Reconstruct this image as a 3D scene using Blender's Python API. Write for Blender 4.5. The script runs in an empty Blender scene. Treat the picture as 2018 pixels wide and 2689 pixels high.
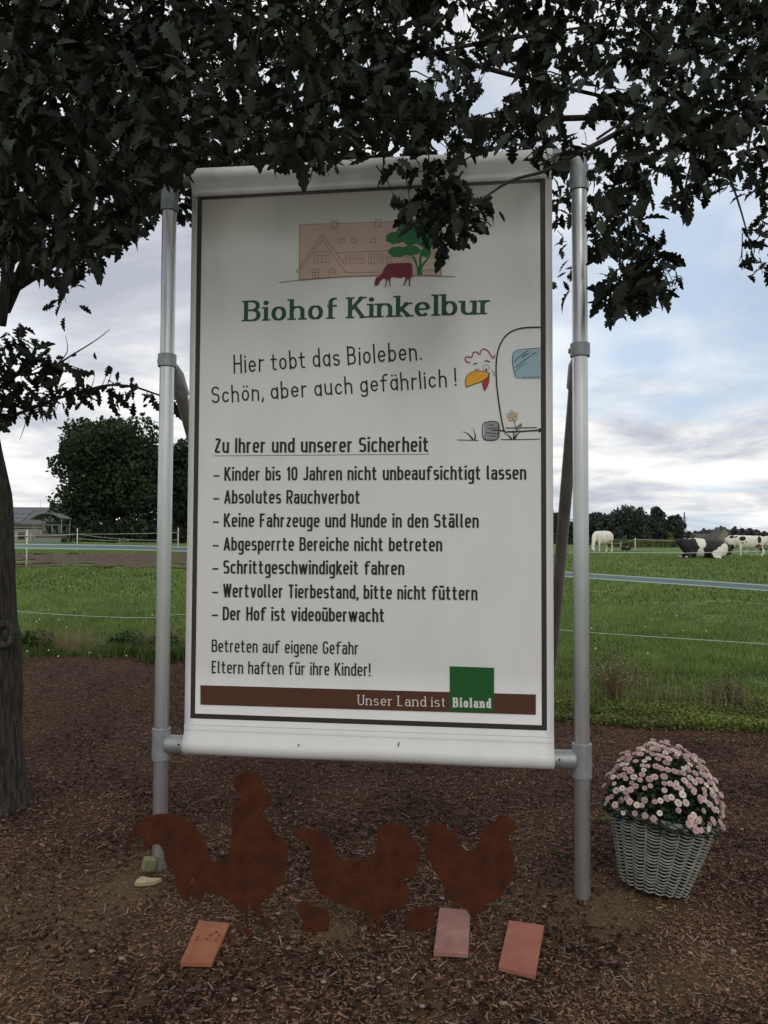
import bpy, bmesh, math, random
import numpy as np
from mathutils import Vector, Matrix, Euler, noise as mnoise, geometry as mgeo

random.seed(11)
rng = np.random.default_rng(11)
scene = bpy.context.scene
COL = scene.collection

# ------------------------------------------------------------------ camera
CAM = Vector((0, 0, 1.62)); F = 2020.0; CX, CY = 1009.0, 1344.5
PITCH, ROLL = math.radians(2.15), math.radians(0.27)
cam_data = bpy.data.cameras.new('camera'); cam = bpy.data.objects.new('camera', cam_data); COL.objects.link(cam)
cam_data.sensor_fit = 'HORIZONTAL'; cam_data.sensor_width = 36; cam_data.lens = 36 * F / 2018
cam_data.clip_start = 0.05; cam_data.clip_end = 6000
RC = Matrix.Rotation(math.pi / 2 + PITCH, 3, 'X') @ Matrix.Rotation(ROLL, 3, 'Z')
cam.location = CAM; cam.rotation_euler = RC.to_euler()
scene.camera = cam
RCn = np.array(RC); CAMn = np.array(CAM)

# ------------------------------------------------------------------ world, sun, exposure
world = bpy.data.worlds.new('World'); scene.world = world; world.use_nodes = True
wn, wl = world.node_tree.nodes, world.node_tree.links
wn.clear()
def wnode(t, **k):
    n = wn.new(t)
    for a, b in k.items(): setattr(n, a, b)
    return n
SUN_EL, SUN_AZ = math.radians(33), math.radians(172)     # azimuth from +Y towards +X
sky = wnode('ShaderNodeTexSky', sky_type='NISHITA', sun_disc=False, sun_elevation=SUN_EL, sun_rotation=SUN_AZ)
tc = wnode('ShaderNodeTexCoord')
sep = wnode('ShaderNodeSeparateXYZ'); wl.new(tc.outputs['Generated'], sep.inputs[0])
def wmath(op, a, b=None, c=None):
    n = wnode('ShaderNodeMath', operation=op)
    for i, v in enumerate((a, b, c)):
        if v is None: continue
        if isinstance(v, (int, float)): n.inputs[i].default_value = v
        else: wl.new(v, n.inputs[i])
    return n.outputs[0]
zc = wmath('ADD', wmath('MAXIMUM', sep.outputs[2], 0.0), 0.13)
comb = wnode('ShaderNodeCombineXYZ')
wl.new(wmath('DIVIDE', sep.outputs[0], zc), comb.inputs[0]); wl.new(wmath('DIVIDE', sep.outputs[1], zc), comb.inputs[1])
def wnoise(scale, detail, dist, off, rough=0.55):
    m = wnode('ShaderNodeMapping'); m.inputs['Location'].default_value = off; wl.new(comb.outputs[0], m.inputs[0])
    n = wnode('ShaderNodeTexNoise'); n.inputs['Scale'].default_value = scale; n.inputs['Detail'].default_value = detail
    n.inputs['Roughness'].default_value = rough; n.inputs['Distortion'].default_value = dist
    wl.new(m.outputs[0], n.inputs[0]); return n.outputs[0]
def wramp(fac, stops):
    r = wnode('ShaderNodeValToRGB'); wl.new(fac, r.inputs[0]); e = r.color_ramp.elements
    e[0].position, e[0].color = stops[0][0], (*stops[0][1], 1); e[1].position, e[1].color = stops[1][0], (*stops[1][1], 1)
    for p, c in stops[2:]:
        q = e.new(p); q.color = (*c, 1)
    return r.outputs[0]
# grey undersides and bright tops of a broken stratocumulus deck (values are radiance / 0.1)
cl = wramp(wnoise(0.95, 8, 0.3, (3.1, 1.7, 0), 0.62), [(0.33, (4.5, 4.8, 5.5)), (0.42, (6.0, 6.2, 6.8)), (0.50, (8.0, 8.1, 8.2)), (0.60, (10.3, 10.2, 10.0))])
cover = wramp(wnoise(0.55, 4, 0.2, (9.0, 4.2, 0)), [(0.34, (0.2, 0.2, 0.2)), (0.47, (1, 1, 1))])
thin = wnode('ShaderNodeMix', data_type='RGBA'); wl.new(cover, thin.inputs[0])
skyb = wnode('ShaderNodeMix', data_type='RGBA'); skyb.inputs[0].default_value = 0.62
wl.new(sky.outputs[0], skyb.inputs[6]); skyb.inputs[7].default_value = (5.2, 6.8, 9.0, 1)
wl.new(skyb.outputs[2], thin.inputs[6]); wl.new(cl, thin.inputs[7])
bg = wnode('ShaderNodeBackground'); bg.inputs[1].default_value = 0.1; wl.new(thin.outputs[2], bg.inputs[0])
wo = wnode('ShaderNodeOutputWorld'); wl.new(bg.outputs[0], wo.inputs[0])

sun_d = bpy.data.lights.new('sun', 'SUN'); sun_d.energy = 0.5; sun_d.angle = math.radians(20); sun_d.color = (1, .96, .9)
sun = bpy.data.objects.new('sun', sun_d); COL.objects.link(sun)
sd = Vector((math.sin(SUN_AZ) * math.cos(SUN_EL), math.cos(SUN_AZ) * math.cos(SUN_EL), math.sin(SUN_EL)))
sun.rotation_euler = sd.to_track_quat('Z', 'Y').to_euler(); sun.location = (0, 0, 30)
scene.view_settings.view_transform = 'Standard'; scene.view_settings.look = 'None'
scene.view_settings.gamma = 1; scene.view_settings.use_curve_mapping = False
scene.view_settings.exposure = 0.1

# ------------------------------------------------------------------ measuring helpers (photograph pixels of 2018 x 2689)
K = 2018 / 1660.0                        # the photograph as it was looked at, 1660 wide
def ray(px, py):
    d = RC @ Vector(((px - CX) / F, -(py - CY) / F, -1)); return d
def P(px, py, D):
    d = ray(px, py); return CAM + d * (D / d.y)
def project(p):                          # (n,3) -> px, py, depth
    q = (np.asarray(p) - CAMn) @ RCn
    z = -q[:, 2]; zz = np.where(np.abs(z) < 1e-4, 1e-4, z)
    return CX + F * q[:, 0] / zz, CY - F * q[:, 1] / zz, z

# ------------------------------------------------------------------ object helpers
def tag(o, label=None, cat=None, group=None, kind=None):
    if label: o['label'] = label
    if cat: o['category'] = cat
    if group: o['group'] = group
    if kind: o['kind'] = kind
    return o
def empty(name, loc=(0, 0, 0), rz=0):
    o = bpy.data.objects.new(name, None); COL.objects.link(o); o.location = loc; o.rotation_euler = (0, 0, rz)
    o.empty_display_size = .1; return o
def link(name, me, m=None, parent=None, loc=None, rot=None):
    o = bpy.data.objects.new(name, me); COL.objects.link(o)
    if m is not None and not me.materials: me.materials.append(m)
    if parent: o.parent = parent
    if loc is not None: o.location = loc
    if rot is not None: o.rotation_euler = rot
    return o
def npmesh(name, V, faces_flat, counts, smooth=False, tint=None, mats=None, mat_idx=None):
    V = np.asarray(V, dtype=np.float32); me = bpy.data.meshes.new(name)
    ff = np.asarray(faces_flat, dtype=np.int32); counts = np.asarray(counts, dtype=np.int32)
    me.vertices.add(len(V)); me.vertices.foreach_set('co', V.ravel())
    me.loops.add(len(ff)); me.loops.foreach_set('vertex_index', ff)
    me.polygons.add(len(counts)); st = np.concatenate([[0], np.cumsum(counts)[:-1]]).astype(np.int32)
    me.polygons.foreach_set('loop_start', st); me.polygons.foreach_set('loop_total', counts)
    me.polygons.foreach_set('use_smooth', np.full(len(counts), smooth, dtype=bool))
    if tint is not None:
        a = me.attributes.new('tint', 'FLOAT', 'POINT'); a.data.foreach_set('value', np.asarray(tint, dtype=np.float32))
    if mat_idx is not None: me.polygons.foreach_set('material_index', np.asarray(mat_idx, dtype=np.int32))
    me.update(calc_edges=True); return me
def scatter(name, TV, TF, M, T, tint=None, smooth=False):
    """copies of a template (TV verts, TF list of faces) under 3x3 matrices M (n,3,3) and offsets T (n,3)"""
    TV = np.asarray(TV, dtype=np.float32); n = len(T); nv = len(TV)
    V = np.einsum('nij,vj->nvi', M, TV) + T[:, None, :]
    flat = np.concatenate([np.asarray(f) for f in TF]); cnt = np.array([len(f) for f in TF])
    FF = (flat[None, :] + (np.arange(n) * nv)[:, None]).ravel(); CC = np.tile(cnt, n)
    tt = None if tint is None else np.repeat(tint, nv)
    return npmesh(name, V.reshape(-1, 3), FF, CC, smooth, tt)
def frames(d, up):
    """rotation matrices with column x = d, z ~ up"""
    d = d / np.linalg.norm(d, axis=1, keepdims=True)
    y = np.cross(up, d); y /= np.maximum(np.linalg.norm(y, axis=1, keepdims=True), 1e-6)
    z = np.cross(d, y); return np.stack([d, y, z], axis=2)

class MB:
    def __init__(s): s.v = []; s.f = []; s.mi = []
    def add(s, V, Fc, mi=0):
        b = len(s.v); s.v += [tuple(x) for x in V]
        for f in Fc: s.f.append(tuple(b + i for i in f)); s.mi.append(mi)
        return s
    def box(s, c, size, R=None, mi=0):
        hx, hy, hz = [q / 2 for q in size]
        vs = [Vector((x, y, z)) for x in (-hx, hx) for y in (-hy, hy) for z in (-hz, hz)]
        if R is not None: vs = [R @ v for v in vs]
        vs = [v + Vector(c) for v in vs]
        return s.add(vs, [(0, 1, 3, 2), (4, 6, 7, 5), (0, 4, 5, 1), (2, 3, 7, 6), (0, 2, 6, 4), (1, 5, 7, 3)], mi)
    def tube(s, pts, r, n=10, caps=True, mi=0):
        pts = [Vector(p) for p in pts]; rs = r if hasattr(r, '__len__') else [r] * len(pts)
        rings = []; prev = None
        for i, p in enumerate(pts):
            t = (pts[min(i + 1, len(pts) - 1)] - pts[max(i - 1, 0)]).normalized()
            if prev is None:
                a = t.orthogonal().normalized()
            else:
                a = (prev - t * prev.dot(t)).normalized()
            prev = a; b = t.cross(a)
            rings.append([p + (a * math.cos(2 * math.pi * k / n) + b * math.sin(2 * math.pi * k / n)) * rs[i] for k in range(n)])
        V = [v for R in rings for v in R]; Fc = []
        for i in range(len(rings) - 1):
            for k in range(n):
                k2 = (k + 1) % n; Fc.append((i * n + k, i * n + k2, (i + 1) * n + k2, (i + 1) * n + k))
        if caps: Fc.append(tuple(reversed(range(n)))); Fc.append(tuple((len(rings) - 1) * n + k for k in range(n)))
        return s.add(V, Fc, mi)
    def sphere(s, c, r, nu=10, nv=7, mi=0):
        rx, ry, rz = r if hasattr(r, '__len__') else (r, r, r); c = Vector(c); V = []; Fc = []
        for j in range(nv + 1):
            th = math.pi * j / nv
            for i in range(nu):
                ph = 2 * math.pi * i / nu
                V.append(c + Vector((rx * math.sin(th) * math.cos(ph), ry * math.sin(th) * math.sin(ph), rz * math.cos(th))))
        for j in range(nv):
            for i in range(nu):
                i2 = (i + 1) % nu; Fc.append((j * nu + i, (j + 1) * nu + i, (j + 1) * nu + i2, j * nu + i2))
        return s.add(V, Fc, mi)
    def build(s, name, m, parent=None, smooth=False, bevel=0, loc=None, rot=None):
        me = bpy.data.meshes.new(name); me.from_pydata([tuple(v) for v in s.v], [], s.f)
        ms = m if isinstance(m, (list, tuple)) else [m]
        for q in ms: me.materials.append(q)
        if any(s.mi): me.polygons.foreach_set('material_index', s.mi)
        if smooth: me.polygons.foreach_set('use_smooth', [True] * len(me.polygons))
        me.update(); o = bpy.data.objects.new(name, me); COL.objects.link(o)
        if parent: o.parent = parent
        if loc is not None: o.location = loc
        if rot is not None: o.rotation_euler = rot
        if bevel:
            b = o.modifiers.new('bevel', 'BEVEL'); b.width = bevel; b.segments = 2; b.limit_method = 'ANGLE'
        return o
def copy_tree(o, parent=None, kids=None):
    c = o.copy(); COL.objects.link(c)
    if parent is not None: c.parent = parent
    for ch in [x for x in o.children]: copy_tree(ch, c)
    return c

# ------------------------------------------------------------------ materials
def mat(name, col, rough=.8, metal=0, var=0, scale=8, col2=None, bump=0, bscale=40, detail=5, stretch=None,
        rand=0, attr=False, spec=.3, sub=None, lo=.35, hi=.65, trans=0, bdist=.01):
    m = bpy.data.materials.new(name); m.use_nodes = True; nt = m.node_tree; N, L = nt.nodes, nt.links
    b = N['Principled BSDF']; b.inputs['Roughness'].default_value = rough; b.inputs['Metallic'].default_value = metal
    b.inputs['Specular IOR Level'].default_value = spec
    c = None
    src = N.new('ShaderNodeTexCoord').outputs['Object']
    if stretch:
        mp = N.new('ShaderNodeMapping'); mp.inputs['Scale'].default_value = stretch; L.new(src, mp.inputs[0]); src = mp.outputs[0]
    if col2 is not None:
        n = N.new('ShaderNodeTexNoise'); n.inputs['Scale'].default_value = scale; n.inputs['Detail'].default_value = detail
        n.inputs['Roughness'].default_value = .6; L.new(src, n.inputs[0])
        r = N.new('ShaderNodeValToRGB'); r.color_ramp.elements[0].position = lo; r.color_ramp.elements[1].position = hi
        r.color_ramp.elements[0].color = (*col, 1); r.color_ramp.elements[1].color = (*col2, 1)
        L.new(n.outputs[0], r.inputs[0]); c = r.outputs[0]
    if attr or rand:
        h = N.new('ShaderNodeHueSaturation')
        if c is None: h.inputs['Color'].default_value = (*col, 1)
        else: L.new(c, h.inputs['Color'])
        if attr:
            a = N.new('ShaderNodeAttribute'); a.attribute_name = 'tint'; f = a.outputs['Fac']
        else:
            a = N.new('ShaderNodeObjectInfo'); f = a.outputs['Random']
        mr = N.new('ShaderNodeMapRange'); mr.inputs['To Min'].default_value = 1 - (rand or 1) ; mr.inputs['To Max'].default_value = 1 + (rand or 1)
        L.new(f, mr.inputs[0]); L.new(mr.outputs[0], h.inputs['Value']); c = h.outputs[0]
    if c is None: b.inputs['Base Color'].default_value = (*col, 1)
    else: L.new(c, b.inputs['Base Color'])
    if bump:
        n2 = N.new('ShaderNodeTexNoise'); n2.inputs['Scale'].default_value = bscale; n2.inputs['Detail'].default_value = 6; L.new(src, n2.inputs[0])
        bp = N.new('ShaderNodeBump'); bp.inputs['Strength'].default_value = bump; bp.inputs['Distance'].default_value = bdist
        L.new(n2.outputs[0], bp.inputs['Height']); L.new(bp.outputs[0], b.inputs['Normal'])
    if trans:
        out = N['Material Output']; t = N.new('ShaderNodeBsdfTranslucent'); mx = N.new('ShaderNodeMixShader'); mx.inputs[0].default_value = trans
        if c is None: t.inputs[0].default_value = (*col, 1)
        else: L.new(c, t.inputs[0])
        L.new(b.outputs[0], mx.inputs[1]); L.new(t.outputs[0], mx.inputs[2]); L.new(mx.outputs[0], out.inputs[0])
    return m
M = {}
M['galv'] = mat('galvanised steel', (.50, .51, .51), .34, .85, col2=(.62, .62, .61), scale=5, stretch=(1, 1, .25), bump=.08, bscale=30)
M['cast'] = mat('grey cast fitting', (.27, .29, .29), .5, .55, col2=(.36, .37, .37), scale=18, bump=.2, bscale=90)
M['strut'] = mat('weathered strut steel', (.22, .2, .19), .5, .6, col2=(.32, .3, .28), scale=6, stretch=(1, 1, .4))
M['vinyl'] = mat('white vinyl', (.665, .655, .62), .42, 0, col2=(.71, .70, .675), scale=5, stretch=(1, 1, .3), lo=.3, hi=.55, bump=.22, bscale=2.2, spec=.35, detail=6, bdist=.02)
def flat(name, c, r=.55): return mat(name, c, r, spec=.3)
M['border'] = flat('border print', (.040, .030, .030)); M['ink'] = flat('black print', (.018, .018, .018))
M['green_ink'] = flat('dark green print', (.018, .075, .038)); M['tree_ink'] = flat('green print', (.02, .15, .05))
M['brown_ink'] = flat('brown print', (.085, .032, .018)); M['logo_green'] = flat('logo green print', (.012, .09, .018))
M['house_ink'] = flat('pale pink print', (.52, .38, .32)); M['house_ink2'] = flat('pale peach print', (.58, .49, .38))
M['line_ink'] = flat('fine brown line print', (.13, .055, .05)); M['cow_ink'] = flat('wine red print', (.17, .02, .03))
M['white_ink'] = flat('white print', (.66, .64, .6)); M['comb_ink'] = flat('crimson print', (.33, .035, .085))
M['beak_ink'] = flat('orange yellow print', (.75, .36, .03)); M['red_ink'] = flat('red print', (.40, .03, .03))
M['glass_ink'] = flat('light blue print', (.30, .44, .50)); M['grey_ink'] = flat('grey print', (.26, .27, .27))
M['flower_ink'] = flat('orange print', (.70, .42, .13)); M['leaf_ink'] = flat('leaf green print', (.12, .2, .1))
M['rust'] = mat('rusted steel', (.042, .014, .008), .85, 0, col2=(.085, .024, .010), scale=14, bump=.35, bscale=120, detail=9, spec=.15)
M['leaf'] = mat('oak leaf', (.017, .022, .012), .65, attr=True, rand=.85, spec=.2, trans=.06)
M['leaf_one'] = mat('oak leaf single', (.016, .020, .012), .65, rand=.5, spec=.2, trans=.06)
M['bark'] = mat('oak bark', (.028, .024, .019), .95, col2=(.082, .072, .055), scale=55, stretch=(1, 1, .13), bump=1, bscale=60, bdist=.05, lo=.42, hi=.64, detail=8)
M['twig'] = mat('oak twig', (.022, .019, .016), .9, col2=(.045, .04, .033), scale=30)
M['chip'] = mat('bark mulch chips', (.124, .069, .044), .9, attr=True, rand=.9, spec=.12)
M['straw'] = mat('pale splinters', (.21, .17, .14), .9, attr=True, rand=.5, spec=.1)
M['pebble'] = mat('pale pebble', (.36, .30, .25), .9, rand=.35, bump=.4, bscale=60)
M['grass'] = mat('grass blades', (.118, .170, .042), .7, attr=True, rand=.7, spec=.2, trans=.3)
M['drygrass'] = mat('dry grass', (.26, .22, .10), .8, attr=True, rand=.4, trans=.3)
M['cover'] = mat('ground cover leaves', (.12, .15, .032), .7, attr=True, rand=.5, trans=.2)
M['tile'] = mat('red clinker tile', (.27, .085, .05), .75, col2=(.32, .135, .065), scale=9, bump=.25, bscale=80, rand=.08, spec=.2)
M['wicker'] = mat('grey wicker', (.17, .17, .145), .85, col2=(.27, .265, .23), scale=25, rand=.14, bump=.2, bscale=90)
M['petal'] = mat('pink petals', (.66, .47, .46), .75, rand=.22, trans=.25)
M['petal2'] = mat('cream petals', (.78, .69, .62), .75, rand=.2, trans=.25)
M['heart'] = mat('flower heart', (.45, .28, .14), .8, rand=.2)
M['mumleaf'] = mat('chrysanthemum leaf', (.028, .05, .022), .7, attr=True, rand=.5, trans=.12)
M['white_plastic'] = mat('white plastic', (.68, .69, .66), .5)
M['rope'] = mat('white rope', (.62, .63, .58), .8)
M['tape'] = mat('fence tape', (.26, .36, .37), .7)
M['tape_edge'] = mat('fence tape edge', (.66, .74, .71), .7)
M['farleaf'] = mat('broadleaf crown', (.030, .050, .020), .8, attr=True, rand=.55, trans=.1)
M['farleaf_haze'] = mat('hazy far crown', (.052, .066, .052), .8, attr=True, rand=.5)  # base colour greyed to stand in for distance haze
M['bushleaf'] = mat('yellow green bush', (.12, .15, .03), .8, attr=True, rand=.4)
M['farbark'] = mat('tree trunk bark', (.06, .05, .04), .9)
M['corn'] = mat('maize leaves', (.10, .115, .04), .8, attr=True, rand=.5)
M['hide_w'] = mat('white cow hide', (.76, .72, .62), .85, col2=(.68, .63, .53), scale=3)
M['hide_b'] = mat('black cow hide', (.018, .017, .017), .7)
M['hide_n'] = mat('brown soiled hide', (.22, .12, .06), .9)
M['udder'] = mat('pink skin', (.55, .35, .28), .7)
M['wall'] = mat('beige wall', (.30, .27, .22), .9, col2=(.26, .235, .19), scale=1)
M['roof'] = mat('dark roof tile', (.10, .098, .10), .8, col2=(.13, .125, .125), scale=3)
M['solar'] = mat('solar panel', (.035, .04, .06), .3, spec=.5)
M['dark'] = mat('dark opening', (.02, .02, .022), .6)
M['hazeroof'] = mat('hazy brown roof', (.085, .078, .068), .9, col2=(.115, .105, .09), scale=1.5)  # greyed towards olive so the colour carries the haze
M['galv2'] = mat('dull galvanised', (.22, .23, .23), .5, .4)
M['pylon'] = mat('pylon steel', (.16, .17, .18), .6, .3)
# ------------------------------------------------------------------ terrain: heights read off the things that stand on it
def cpt(px, py, D): p = P(px, py, D); return (p.x, p.y, p.z)
CP = [cpt(70, 1490, 25), cpt(203, 1450, 40), cpt(468, 1449, 40), cpt(125, 1425, 60), cpt(300, 1423, 100), cpt(100, 1424, 112),
      cpt(1560, 1450, 50), cpt(1850, 1467, 36), cpt(1960, 1460, 52), cpt(1700, 1437, 150), cpt(1960, 1437, 150), cpt(1350, 1437, 150),
      cpt(60, 1716, 9.6), cpt(400, 1722, 9.2), (-2.35, 4.6, .03), (1.7, 7.0, .0), (3.4, 6.8, .0),
      (0, 3.5, 0), (-1, 3.2, 0), (1, 3.2, 0), (-2, 3, 0), (2, 3, 0), (0, 1, 0), (-4, 1, 0), (4, 1, 0), (0, -6, 0), (-2, 5.5, .03), (1, 5.2, 0),
      (2.6, 10, .08), (0, 12, .2), (0, 25, .55), (-60, 400, 1.0), (60, 400, .4), (250, 400, .2), (0, 400, .6), (-250, 400, 1.0),
      (0, 2000, 0), (-900, 1500, .5), (900, 1500, 0), (0, -60, 0)]
CP = np.array(CP)
def warp(x, y):
    yy = np.sqrt(np.maximum(y + 6, 0) ** 2 + 9.)
    return np.stack([1.9 * x / (yy + 1.5), 1.35 * np.log(yy)], axis=-1)
CW = warp(CP[:, 0], CP[:, 1])
def terr(x, y):
    x = np.atleast_1d(np.asarray(x, float)); y = np.atleast_1d(np.asarray(y, float))
    w = warp(x, y); d2 = ((w[:, None, :] - CW[None]) ** 2).sum(-1) + 1e-5
    k = d2 ** -1.9
    return (k * CP[:, 2]).sum(1) / k.sum(1)
def T1(x, y): return float(terr(x, y)[0])
def onT(px, D, dz=0):
    """point above the pixel column px at forward distance D, resting on the terrain"""
    p = P(px, 1415, D); return Vector((p.x, D, T1(p.x, D) + dz))
def hit(px, py, lo=2.2, hi=60):
    """where the ray through a pixel meets the terrain"""
    d = ray(px, py)
    for i in range(40):
        mid = (lo + hi) / 2; p = CAM + d * (mid / d.y)
        if p.z > T1(p.x, p.y): lo = mid
        else: hi = mid
    return CAM + d * (lo / d.y)
def fbm(x, y, s, o=0):
    return np.array([mnoise.fractal(Vector((a * s + o, b * s, o)), 1.0, 2.0, 4) for a, b in zip(np.ravel(x), np.ravel(y))])

def sheet(name, xs, ys, m, dz=0, keep=None, amp=0, ns=2.0, kind='structure', fine=0, parent=None):
    X, Y = np.meshgrid(xs, ys); x, y = X.ravel(), Y.ravel()
    Z = np.concatenate([terr(a, b) for a, b in zip(np.array_split(x, max(1, len(x) // 20000)), np.array_split(y, max(1, len(x) // 20000)))]) + dz
    if amp: Z = Z + amp * fbm(x, y, ns, 3.3)
    nx = len(xs); ii = np.arange(len(ys) - 1)[:, None] * nx + np.arange(nx - 1)[None]
    Q = np.stack([ii, ii + 1, ii + nx + 1, ii + nx], -1).reshape(-1, 4)
    if keep is not None:
        kx = x[Q].mean(1); ky = y[Q].mean(1); Q = Q[keep(kx, ky)]
    me = npmesh(name, np.stack([x, y, Z], 1), Q.ravel(), np.full(len(Q), 4), True)
    return link(name, me, m, parent)

# ground: meadow
gm = mat('meadow ground', (.06, .105, .018), .95, col2=(.12, .19, .034), scale=.9, bump=.5, bscale=9, bdist=.05, detail=9, lo=.3, hi=.7)
tt = np.linspace(-1, 1, 121); gx = np.sign(tt) * (np.abs(tt) ** 3.2 * 1600 + np.abs(tt) * 14)
gy = np.concatenate([np.linspace(-1500, -30, 8), np.linspace(-20, 0, 6), np.linspace(1, 14, 40), 14 * np.exp(np.linspace(.05, math.log(3200 / 14), 75))])
tag(sheet('ground', gx, gy, gm, amp=.0), kind='structure')

EX = np.array([-14, -9, -5.2, -4.2, -2.7, -1.5, 0, 1.5, 2.4, 3.4, 5, 9]); EY = np.array([11.5, 10.6, 9.7, 9.5, 9.2, 8.6, 7.9, 7.15, 6.85, 6.75, 6.6, 6.5])
def edge_y(x): return np.interp(x, EX, EY)
def bed_edge(x): return edge_y(x) + np.where(x < -1.5, .38, .0) * (np.sin(x * 3.7 + 2) * .5 + np.sin(x * 8.3) * .35 + np.sin(x * 19.) * .25) + .22 * np.sin(x * 2.3) * np.sin(x * 5.1 + 1) + .1 * np.sin(x * 11.)
# mulch bed: a material that mixes chips, fine soil and mossy dirt
mm = bpy.data.materials.new('mulch and soil'); mm.use_nodes = True; N, L = mm.node_tree.nodes, mm.node_tree.links
b = N['Principled BSDF']; b.inputs['Roughness'].default_value = .95; b.inputs['Specular IOR Level'].default_value = .1
tcn = N.new('ShaderNodeTexCoord')
def nz(s, det=6, ro=.6):
    n = N.new('ShaderNodeTexNoise'); n.inputs['Scale'].default_value = s; n.inputs['Detail'].default_value = det; n.inputs['Roughness'].default_value = ro
    L.new(tcn.outputs['Object'], n.inputs[0]); return n.outputs[0]
def rp(f, a, ca, b_, cb):
    r = N.new('ShaderNodeValToRGB'); r.color_ramp.elements[0].position = a; r.color_ramp.elements[1].position = b_
    r.color_ramp.elements[0].color = (*ca, 1); r.color_ramp.elements[1].color = (*cb, 1); L.new(f, r.inputs[0]); return r.outputs[0]
cA = rp(nz(60, 8, .7), .35, (.034, .019, .013), .68, (.125, .070, .048))
cB = rp(nz(110, 6, .7), .3, (.07, .046, .026), .7, (.19, .125, .070))
vc = N.new('ShaderNodeAttribute'); vc.attribute_name = 'soil'
mx = N.new('ShaderNodeMix'); mx.data_type = 'RGBA'; L.new(vc.outputs['Fac'], mx.inputs[0]); L.new(cA, mx.inputs[6]); L.new(cB, mx.inputs[7])
L.new(mx.outputs[2], b.inputs['Base Color'])
bp = N.new('ShaderNodeBump'); bp.inputs['Strength'].default_value = .9; bp.inputs['Distance'].default_value = .012
L.new(nz(85, 5, .7), bp.inputs['Height']); L.new(bp.outputs[0], b.inputs['Normal'])
# fine bare soil: in front of the frame, round the posts, at the lower left (x, y, radius, strength)
SOIL = [(-1.55, 3.15, .75, .9), (-1.2, 3.6, .35, 1), (.95, 3.45, .42, 1), (-.25, 3.22, .22, 1), (-1.6, 2.7, .6, .6), (1.1, 2.9, .35, .8),
        (.3, 2.8, .6, .5), (-.7, 2.7, .6, .5), (.75, 3.3, .5, .6), (1.5, 2.75, .4, .35)]
def soil_w(x, y):
    s = np.zeros_like(x)
    for a, c, r, k in SOIL: s = np.maximum(s, k * np.exp(-((x - a) ** 2 + (y - c) ** 2) / (r * r)))
    n = np.array([mnoise.noise(Vector((p * 3.1, q * 3.1, 7))) for p, q in zip(x, y)])
    return np.clip(s + n * .35 - .08, 0, 1)
bx = np.concatenate([np.arange(-9, -4, .12), np.arange(-4, 4, .045), np.arange(4, 8, .12)]); by = np.concatenate([np.arange(-4, 2, .25), np.arange(2, 5, .045), np.arange(5, 11.6, .08)])
def bumps(x, y): return .012 * fbm(x, y, 1.3, 3.3)
bed = sheet('mulch_bed', bx, by, mm, dz=.018, keep=lambda x, y: y < bed_edge(x), amp=.012, ns=1.3)
tag(bed, kind='structure')
co = np.empty(len(bed.data.vertices) * 3, dtype=np.float32); bed.data.vertices.foreach_get('co', co); co = co.reshape(-1, 3)
at_ = bed.data.attributes.new('soil', 'FLOAT', 'POINT'); at_.data.foreach_set('value', soil_w(co[:, 0].astype(float), co[:, 1].astype(float)).astype(np.float32))
def bedz(x, y): return terr(x, y) + .018 + bumps(x, y)
# churned soil strip in the far meadow at the left
sm = mat('churned soil', (.045, .028, .018), .95, col2=(.125, .085, .05), scale=3.5, bump=1, bscale=3, bdist=.15, detail=9)
def strip_keep(x, y):
    n = np.array([mnoise.noise(Vector((p * .35, q * .35, 1))) for p, q in zip(x, y)]) * 2.2 + np.array([mnoise.noise(Vector((p * 1.7, q * 1.7, 5))) for p, q in zip(x, y)]) * 1.2
    h = np.array([mnoise.noise(Vector((p * .9, q * .45, 9))) for p, q in zip(x, y)])
    return (y > 24.5 + n) & (y < 35 + n) & (x < -1.5 - n) & (h < .30)
tag(sheet('soil_strip', np.arange(-24, 0, .22), np.arange(22, 39, .22), sm, dz=.03, keep=strip_keep, amp=.03, ns=1.5), kind='structure')

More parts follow.
